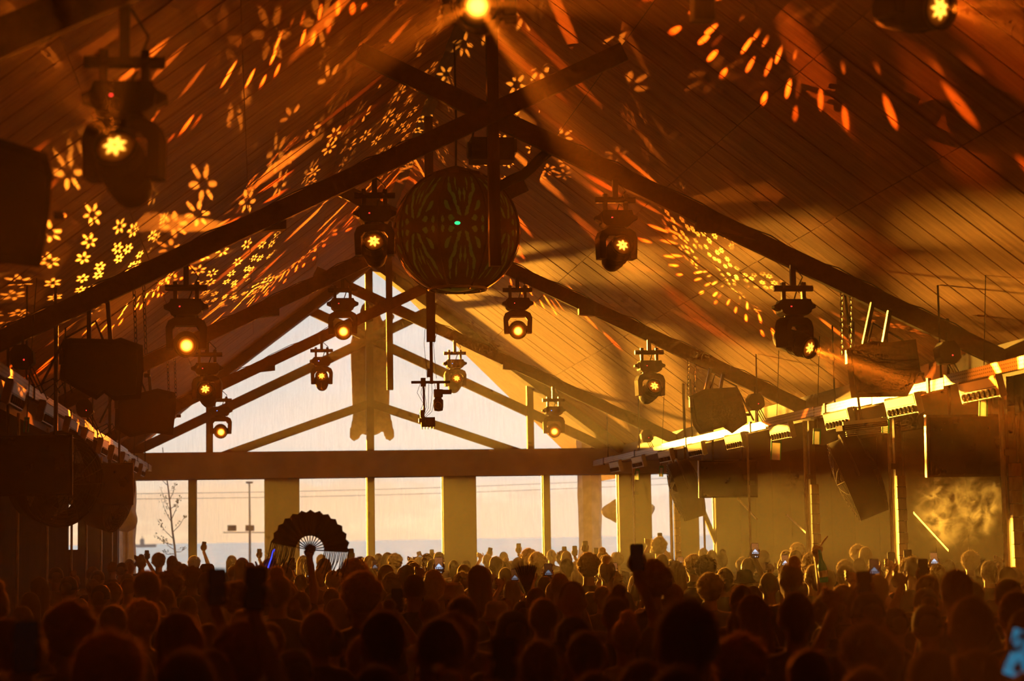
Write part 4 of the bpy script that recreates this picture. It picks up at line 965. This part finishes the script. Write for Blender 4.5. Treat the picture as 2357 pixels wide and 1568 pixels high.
def person(x, y, s, hair=None, pose='idle', label=None, yaw=None, shirt=None):
    hair = hair or pr.choice(HK); yaw = pr.uniform(-.35, .35) if yaw is None else yaw
    T = thing('person', label or '', 'person', (x, y, 0), (0, 0, yaw), 'people in the crowd'); T.scale = (s, s, s)
    si = shirt if shirt is not None else pr.choice((0, 0, 0, 1, 1, 2, 3, 4, 5))
    link('body', variant(BODY[pose], pr.choice(SKIN)), T); link('shirt', variant(SHIRT[pose], CLOTH[si]), T); link('trousers', TRO, T)
    if hair == 'cap': link('short_hair', variant(HAIR['crop'], HAIRC[0]), T); link('cap', variant(CAPM, pr.choice(CLOTH[:3])), T).rotation_euler = (0, 0, 0)
    elif hair == 'hat': link('short_hair', variant(HAIR['crop'], HAIRC[0]), T); link('bucket_hat', variant(HATM, CLOTH[pr.choice((0, 4))]), T)
    else: link('hair', variant(HAIR[hair], pr.choice((HAIRC[0], HAIRC[0], HAIRC[1], HAIRC[1], HAIRC[2]))), T)
    PEOPLE.append((x, y, T, hair, pose)); return T
def posed(P, pose, hair=None, label=None, smin=.86, smax=1.13):     # stand somebody so that the raised hand is at P
    h = POSES[pose][2]; s = min(smax, max(smin, P.z/h[2]))
    return person(P.x-h[0]*s, P.y-h[1]*s, s, hair, pose, label, 0.), Vector((P.x, P.y, h[2]*s))
def clear(x, y, r): return all((x-q[0])**2+(y-q[1])**2 > r*r for q in PEOPLE)
# ------------------------------------------------------------------ phones
def mat_screen(name, k, seed):
    m = bpy.data.materials.new(name); m.use_nodes = True; t = NT(m.node_tree); b = t.n['Principled BSDF']; b.inputs['Base Color'].default_value = (.01, .01, .01, 1); b.inputs['Roughness'].default_value = .2
    tc = t.node('ShaderNodeTexCoord'); x, y, z = t.sep(tc.outputs['Object']); ax = t.math('ABSOLUTE', x)
    tri = t.math('MULTIPLY', t.step(t.math('SUBTRACT', t.math('SUBTRACT', .030, t.math('MULTIPLY', ax, 1.1)), t.math('ADD', z, .012)), .0, .004), t.step(z, -.014, -.011))
    bars = t.math('MULTIPLY', t.math('MULTIPLY', t.step(z, -.031, -.028), t.math('SUBTRACT', 1., t.step(z, -.019, -.016))), t.step(t.math('SINE', t.math('MULTIPLY', x, 420.)), -.2, .2))
    wash = t.math('MULTIPLY', t.step(z, -.04, .03), t.noise(tc.outputs['Object'], 60., 3))
    c = t.mix(t.math('ADD', tri, bars, clamp=True), t.mix(wash, (.02, .008, .004, 1), (.40, .13, .03, 1)), (.55, .70, .95, 1))
    t.put(b.inputs['Emission Color'], c); b.inputs['Emission Strength'].default_value = k; return m
SCR = [mat_screen('phone_screen_bright', 1.1, 1), mat_screen('phone_screen_dim', .25, 2), mat('phone_screen_off', (.01, .01, .012), .2)]
_m = mat('phone_screen_cyan', (.01, .01, .012), .2); _t = NT(_m.node_tree); _b = _t.n['Principled BSDF']; _tc = _t.node('ShaderNodeTexCoord')
_n = _t.step(_t.noise(_tc.outputs['Object'], 26., 2), .42, .56); _b.inputs['Emission Color'].default_value = (.02, .34, .60, 1); _t.put(_b.inputs['Emission Strength'], _t.math('MULTIPLY', _n, .42)); SCR.append(_m)
PB = MB().prism([(-.037+a, -.075+c) for a, c in ((.008, 0), (.066, 0), (.074, .008), (.074, .142), (.066, .15), (.008, .15), (0, .142), (0, .008))], .008, lambda u, v, w: (u, w-.004, v)).mesh('phone_case', M['black'])
PS = [MB().box((0, -.0045, 0), (.067, .001, .14)).mesh('screen', s_) for s_ in SCR]
PCAM = MB().box((-.02, .006, .055), (.026, .005, .03)).mesh('camera_bump', M['metal'])
PDOT = MB().box((.0, -.0052, -.058), (.010, .0006, .010)).box((.018, -.0052, -.058), (.006, .0006, .006)).mesh('shutter_button', mat_emit('shutter_white', (.8, .85, 1.), .9))
def phone(px, py, w, pose, scr, desc, hair=None, rot=0., D=None):
    D = D or .075*FPX/w
    for k in (1., 1.05, .95, 1.1, .9, 1.15):
        P = at(px, py, D*k); h = POSES[pose][2]
        if clear(P.x-h[0], P.y-h[1], .40): break
    if pose in ('high', 'highL') and P.z > 2.08: pose = 'top'
    if pose != 'two' and P.z < 1.72: pose = 'two'
    T, H = posed(P, pose, hair, ('person filming with the ' + desc).replace('in front of', 'before'))
    o = thing('smartphone', desc, 'phone', H, (-.12, rot, 0), 'smartphones held up to film')
    link('phone_case', PB, o); link('screen', PS[scr], o); link('camera_bump', PCAM, o)
    if scr == 0: link('shutter_button', PDOT, o)
for a in ((1467, 1284, 32, 'high', 2, 'large dark smartphone on a raised arm in front of the end-wall column', 'crop', .0), (1738, 1268, 18, 'high', 0, 'lit smartphone held high beside the thin right pole', None, .02), (1807, 1294, 17, 'high', 0, 'lit smartphone left of the pointing arm', None, 0),
          (1567, 1296, 14.5, 'two', 0, 'lit smartphone right of the large dark phone', None, 0), (1413, 1312, 17, 'two', 0, 'lit smartphone left of the large dark phone', None, .03), (1262, 1316, 19, 'two', 1, 'dim lit smartphone right of the folded fan', None, 0), (1185, 1328, 18, 'two', 1, 'dark smartphone left of the folded fan', None, 0),
          (1010, 1302, 20, 'two', 0, 'lit smartphone held in both hands below the second wide column', 'long', 0), (863, 1303, 13, 'two', 1, 'dim smartphone right of the fringed fan', None, 0), (1990, 1350, 36, 'high', 2, 'near dark smartphone in front of the right block-clad post', 'cap', .0), (2012, 1311, 25, 'high', 1, 'smartphone with a white dot behind the near dark one', None, .05),
          (2052, 1290, 17, 'high', 2, 'dark smartphone below the middle block-clad post', None, 0, 18.2), (2090, 1285, 20, 'two', 2, 'dark smartphone held in two hands right of the middle block-clad post', None, 0), (2125, 1312, 26, 'two', 2, 'dark smartphone above a short-haired head at right', 'short', 0), (2150, 1290, 13, 'high', 0, 'small lit smartphone under the smoke wisp', None, .0, 18.5), (2333, 1278, 17, 'high', 2, 'dark smartphone in front of the edge post at far right', None, .0),
          (500, 1352, 42, 'high', 2, 'blurred near smartphone at left, the left one of two', 'short', 0), (588, 1356, 50, 'high', 2, 'blurred near smartphone at left, the right one of two', 'long', .03),
          (1347, 1258, 12.5, 'high', 2, 'dark smartphone raised in front of the stone porch column', None, 0), (1323, 1268, 11.5, 'high', 2, 'dark smartphone just left of the stone porch column', None, 0), (1299, 1269, 11, 'highL', 2, 'dark smartphone right of the third thin mullion', None, 0), (1194, 1262, 11, 'high', 2, 'dark smartphone raised against the sea in the fifth window', None, 0),
          (1127, 1271, 11, 'highL', 2, 'tilted dark smartphone right of the second wide column', None, .25), (1372, 1272, 11, 'high', 2, 'dark smartphone at the right side of the stone porch column', None, 0), (1519, 1238, 11.5, 'two', 2, 'dark smartphone held in the narrow bay right of the wide column', 'curly', 0), (966, 1280, 10.5, 'highL', 1, 'tilted pale smartphone left in the fourth window', None, -.25),
          (994, 1275, 10.5, 'high', 2, 'dark smartphone against the sea in the fourth window', None, 0), (597, 1274, 10.5, 'high', 2, 'dark smartphone left of the first wide column', None, 0), (469, 1257, 10, 'high', 2, 'dark smartphone on a lone arm right of the first mullion', None, .15), (338, 1277, 10, 'two', 2, 'small smartphone between two hands in the first window', None, 0),
          (808, 1276, 13, 'high', 2, 'dark smartphone hidden behind the right fringe of the fan', None, 0), (672, 1298, 14, 'two', 2, 'dark smartphone below the left fringe of the fan', None, 0), (1643, 1302, 14, 'high', 2, 'dark smartphone right of the raised arm at the end-wall column', None, 0), (914, 1382, 27, 'two', 2, 'dark smartphone low in the crowd below the king post', 'bun', 0),
          (2344, 1506, 60, 'two', 3, 'blurred cyan-lit smartphone screen in the bottom right corner', 'short', .35), (1160, 1530, 62, 'two', 2, 'black near smartphone at the bottom middle', 'short', 0), (60, 1490, 60, 'two', 2, 'black near smartphone at the bottom left', 'crop', 0), (715, 1352, 14, 'two', 0, 'bright small smartphone screen at the fan holder\'s elbow', None, .3)):
    phone(*a)
# ------------------------------------------------------------------ fringed fan
def fan_thing(px, py, D, r, a0, a1, n, label, fringe, pm_, tilt=0., hair='short', holder='', pose='fan'):
    P = at(px, py, D); T_, H = posed(P, pose, hair, holder)
    H = H-Vector((0, .02, 0))
    T = thing('hand_fan', label, 'fan', H, (0, tilt, 0), 'folding fans held up')
    ri = r*.36
    v = []; f = []
    for i in range(2*n+1):
        a = a0+(a1-a0)*i/(2*n); ro = r*(1.03 if i % 2 == 0 else .965); yo = -.012 if i % 2 else .006
        v += [(ri*math.cos(a), yo, ri*math.sin(a)), (ro*math.cos(a), yo, ro*math.sin(a))]
    v += [(p[0], p[1]+.003, p[2]) for p in v]; m_ = (2*n+1)*2
    for i in range(2*n): f += [(2*i, 2*i+1, 2*i+3, 2*i+2), (m_+2*i+2, m_+2*i+3, m_+2*i+1, m_+2*i)]
    MB().add(v, f).build('pleated_leaf', pm_, T)
    for i in range(n+1):
        a = a0+(a1-a0)*i/n; MB().bar((.012*math.cos(a), 0, .012*math.sin(a)), (r*.97*math.cos(a), 0, r*.97*math.sin(a)), .009, .009, (0, 1, 0)).build('rib', M['black'], T)
    MB().cyl((0, -.012, 0), (0, .012, 0), .012, n=10).build('pivot', M['metal'], T)
    if fringe:
        rnd = random.Random(4)
        for sgn, aa in ((-1, a1), (1, a0)):
            for q in range(15):
                rr = r*(.38+.62*q/14); x, z = rr*math.cos(aa), rr*math.sin(aa); L_ = rnd.uniform(.13, .21); sw = -.05 if sgn < 0 else -.045
                MB().tube([(x, .0, z), (x+sw*.35, rnd.uniform(-.01, .01), z-L_*.5), (x+sw+rnd.uniform(-.012, .012), 0, z-L_)], .0042, 5).build('fringe_strand', pm_, T)
    return T
M['fanfab'] = mat('black_fan_cloth', (.03, .02, .018), .8); M['fanpleat'] = mat('gold_pleats', (.34, .22, .12), .6, scale=40)
fan_thing(713, 1266, 15.5, .298, math.radians(-4), math.radians(168), 13, 'large black folding fan with hanging fringe held up against the windows', True, M['fanfab'], holder='person raising the large fringed fan on a bare arm')
fan_thing(1213, 1375, 14.6, .235, math.radians(72), math.radians(112), 10, 'half-folded striped pleated fan held in the crowd', False, M['fanpleat'], holder='person holding the half-folded striped fan', hair='cap', pose='two')
# pointing arm with bottle
P = at(1880, 1262, 15.2); T_, H = posed(P, 'point', 'short', 'person pointing upwards with a green bottle in the raised hand')
M['bottle'] = mat('green_glass', (.02, .16, .03), .1, spec=.7, var=.1, emit=(.02, .25, .03), estr=.05)
s_ = T_.scale[0]; B = Vector((T_.location.x+.215*s_, T_.location.y-.02, 1.93*s_))
T = thing('glass_bottle', 'green glass bottle hanging from the pointing hand', 'bottle', B, (0, -.12, 0))
MB().lathe([(.001, -.20), (.033, -.20), (.035, -.19), (.035, -.09), (.03, -.06), (.014, -.025), (.013, .05), (.001, .05)], 18).build('bottle_glass', M['bottle'], T, True); MB().lathe([(.0355, -.16), (.0355, -.11)], 18).build('paper_label', M['white'], T)
P = at(622, 1290, 17.); T_, H = posed(P, 'two', None, 'person holding a thin blue glow stick left of the fringed fan')
M['blueglow'] = mat_emit('blue_glow', (.04, .07, 1.), 2.2)
T = thing('glow_stick', 'thin blue glow stick left of the fringed fan', 'glow stick', H, (0, .35, 0)); MB().cyl((0, 0, -.09), (0, 0, .10), .007, n=8).build('glow_tube', M['blueglow'], T); MB().cyl((0, 0, -.14), (0, 0, -.09), .009, n=8).build('grip_cap', M['black'], T)
# ------------------------------------------------------------------ heads read from the photograph: x, top y, width
HEADS = [(816,1295,47),(889,1299,37),(936,1299,40),(830,1330,70,'curly'),(901,1326,40),(763,1352,47),(824,1377,59),(730,1404,84),(880,1402,109,'short'),(1013,1419,120,'short'),(989,1373,62),(939,1348,40),(659,1334,47),(693,1358,50),(733,1363,44),(674,1391,56),(852,1475,93,'curly'),(677,1497,100,'cap'),(867,1522,118,'crop'),(1004,1516,112,'short'),(1063,1370,80,'short'),(970,1320,40),(1045,1345,50),(1065,1324,38),
(1288,1316,50,'crop'),(1316,1333,75,'crop'),(1234,1349,57,'crop'),(1250,1375,75,'short'),(1386,1348,46,'short'),(1179,1407,87,'cap'),(1143,1388,54),(1319,1421,90,'cap'),(1346,1450,101,'short'),(1361,1482,84,'short'),(1039,1430,92,'curly'),(1367,1542,100),(1104,1327,48,'hat'),(1067,1297,38),(1116,1306,42),(1548,1339,60,'crop'),(1706,1345,62,'short'),(1769,1315,50,'crop'),(1873,1298,48,'short'),(1622,1286,40),(1668,1306,45),(1661,1271,32),(1731,1367,78,'long'),(1831,1360,90,'short'),(1903,1378,66,'curly'),(1580,1370,150,'short'),(1858,1339,50),(1646,1343,45),(1945,1300,45),
(2137,1317,60,'crop'),(2096,1314,42),(2197,1322,53),(2236,1337,63),(2025,1360,56),(2233,1370,112,'short'),(2134,1393,86,'cap'),(2319,1331,62),(2035,1466,90,'short'),(1989,1453,80),(2141,1489,130,'short'),(339,1311,61,'short'),(232,1347,48,'cap'),(260,1338,46),(295,1329,40),(377,1347,53),(392,1322,48,'curly'),(214,1332,36),(158,1328,46,'cap'),(69,1362,48),(94,1355,40),(181,1378,46),(260,1390,69),(328,1393,70,'curly'),(433,1369,51,'crop'),(359,1380,56),(51,1393,55),(137,1403,50),(188,1421,60),(165,1460,86),(109,1418,45),(115,1444,60),(255,1480,130,'curly'),(410,1405,100,'long'),(1478,1515,150,'short'),(1700,1480,110,'curly'),(1860,1490,120,'short'),(430,1490,120,'short'),(560,1450,105,'curly'),(760,1460,95,'cap'),(1560,1520,140,'crop'),(2250,1490,130,'short'),(1990,1530,140,'short'),(40,1540,130,'short'),(1240,1470,95,'tail'),(1700,1400,70,'bun'),(2060,1400,66),(1440,1420,72,'bun'),(560,1400,70),(480,1430,74,'crop'),(620,1430,80,'tail')]
for i, h in enumerate(HEADS):
    px, py, w = h[:3]; D = .172*FPX/w
    P = at(px, py, D)
    if P.z < 1.52: D = D*(CAMZ-1.52)/(CAMZ-P.z); P = at(px, py, D)
    if P.z > 1.90: D = min(34., D*max(.6, 1.)); P = at(px, py, D)
    hair = h[3] if len(h) > 3 else None; D_0 = D
    for k in (1., 1.05, .95, 1.1, .9, 1.16, .84, 1.24):
        P = at(px, py, D_0*k)
        if clear(P.x, P.y, .40): break
    T = person(P.x, P.y, min(1.08, max(.87, P.z/1.735)), hair, yaw=(PI-.15 if (px, py) == (1316, 1333) else None))
    if (px, py) == (1316, 1333): T['label'] = 'cropped-haired person turned round towards the photographer'
# ------------------------------------------------------------------ the rest of the crowd
MAXP = 296; tries = 0
while len(PEOPLE) < MAXP and tries < 60000:
    tries += 1
    y = 5.0+pr.random()**.85*30.2
    x0, x1 = max(-2.4, (ray(-40, 1300)*(y/ray(-40, 1300).y)).x), min(8.3 if y > 18 else 7.2, (ray(2400, 1300)*(y/ray(2400, 1300).y)).x)
    if y > 33.5: x0, x1 = max(x0, -2.2), min(x1, 7.)
    x = pr.uniform(x0, x1)
    if x < -1.9 and y < 36: pass
    if not clear(x, y, .47+.010*y): continue
    if any((x-a)**2+(y-c)**2 < .09 for a, c in ((6.52, D1), (6.56, 20.2), (6.56, D2), (6.5, 26.1), (6.53, 29.), (6.47, 31.1), (5.97, 31.6))): continue
    s = pr.uniform(.90, 1.02)
    if y < 9: s = min(s, .97)
    person(x, y, s)
# ------------------------------------------------------------------ every label points at one person
def where(T):
    px, py = project((T.location.x, T.location.y, 1.6)); D = T.location.y
    dep = 'in the nearest rows' if D < 7.5 else 'few rows in' if D < 11.5 else 'in mid crowd' if D < 17 else 'well back' if D < 24 else 'far back' if D < 30 else 'close to the glass'
    marks = [(60, 'at the left edge'), (180, 'below the left fan'), (300, 'below the left display'), (420, 'below the young tree'), (540, 'left of the floodlight mast'), (640, 'below the first wide column'), (760, 'below the fringed fan'), (860, 'below the king post'), (980, 'below the hanging cameras'), (1080, 'below the second wide column'), (1200, 'left of the folded fan'), (1300, 'below the third mullion'), (1400, 'below the stone column'), (1500, 'below the third wide column'), (1600, 'below the far drum fan'), (1720, 'below the right display'), (1850, 'left of the pointing arm'), (1980, 'below the tilted drum fan'), (2100, 'right of the middle post'), (2230, 'below the smoke wisp'), (9999, 'at the right edge')]
    return next(n for m_, n in marks if px < m_+1), dep, px
groups = {}
for x, y, T, hair, pose in PEOPLE:
    if not T.get('label'):
        m_, dep, px = where(T); groups.setdefault((HW[hair], m_, dep), []).append((px, T))
for (hw, m_, dep), lst in groups.items():
    lst.sort(key=lambda q: q[0]); n = len(lst)
    for i, (px, T) in enumerate(lst):
        extra = '' if n == 1 else (', left of two', ', right of two')[i] if n == 2 else (', leftmost of three', ', middle of three', ', rightmost of three')[i] if n == 3 else ', number %d from the left' % (i+1)
        T['label'] = '%s %s, %s%s' % (hw, dep, m_, extra)
# ------------------------------------------------------------------ small glowing parts are seen but not sampled as lamps
for m_ in bpy.data.materials: m_.cycles.emission_sampling = 'NONE'
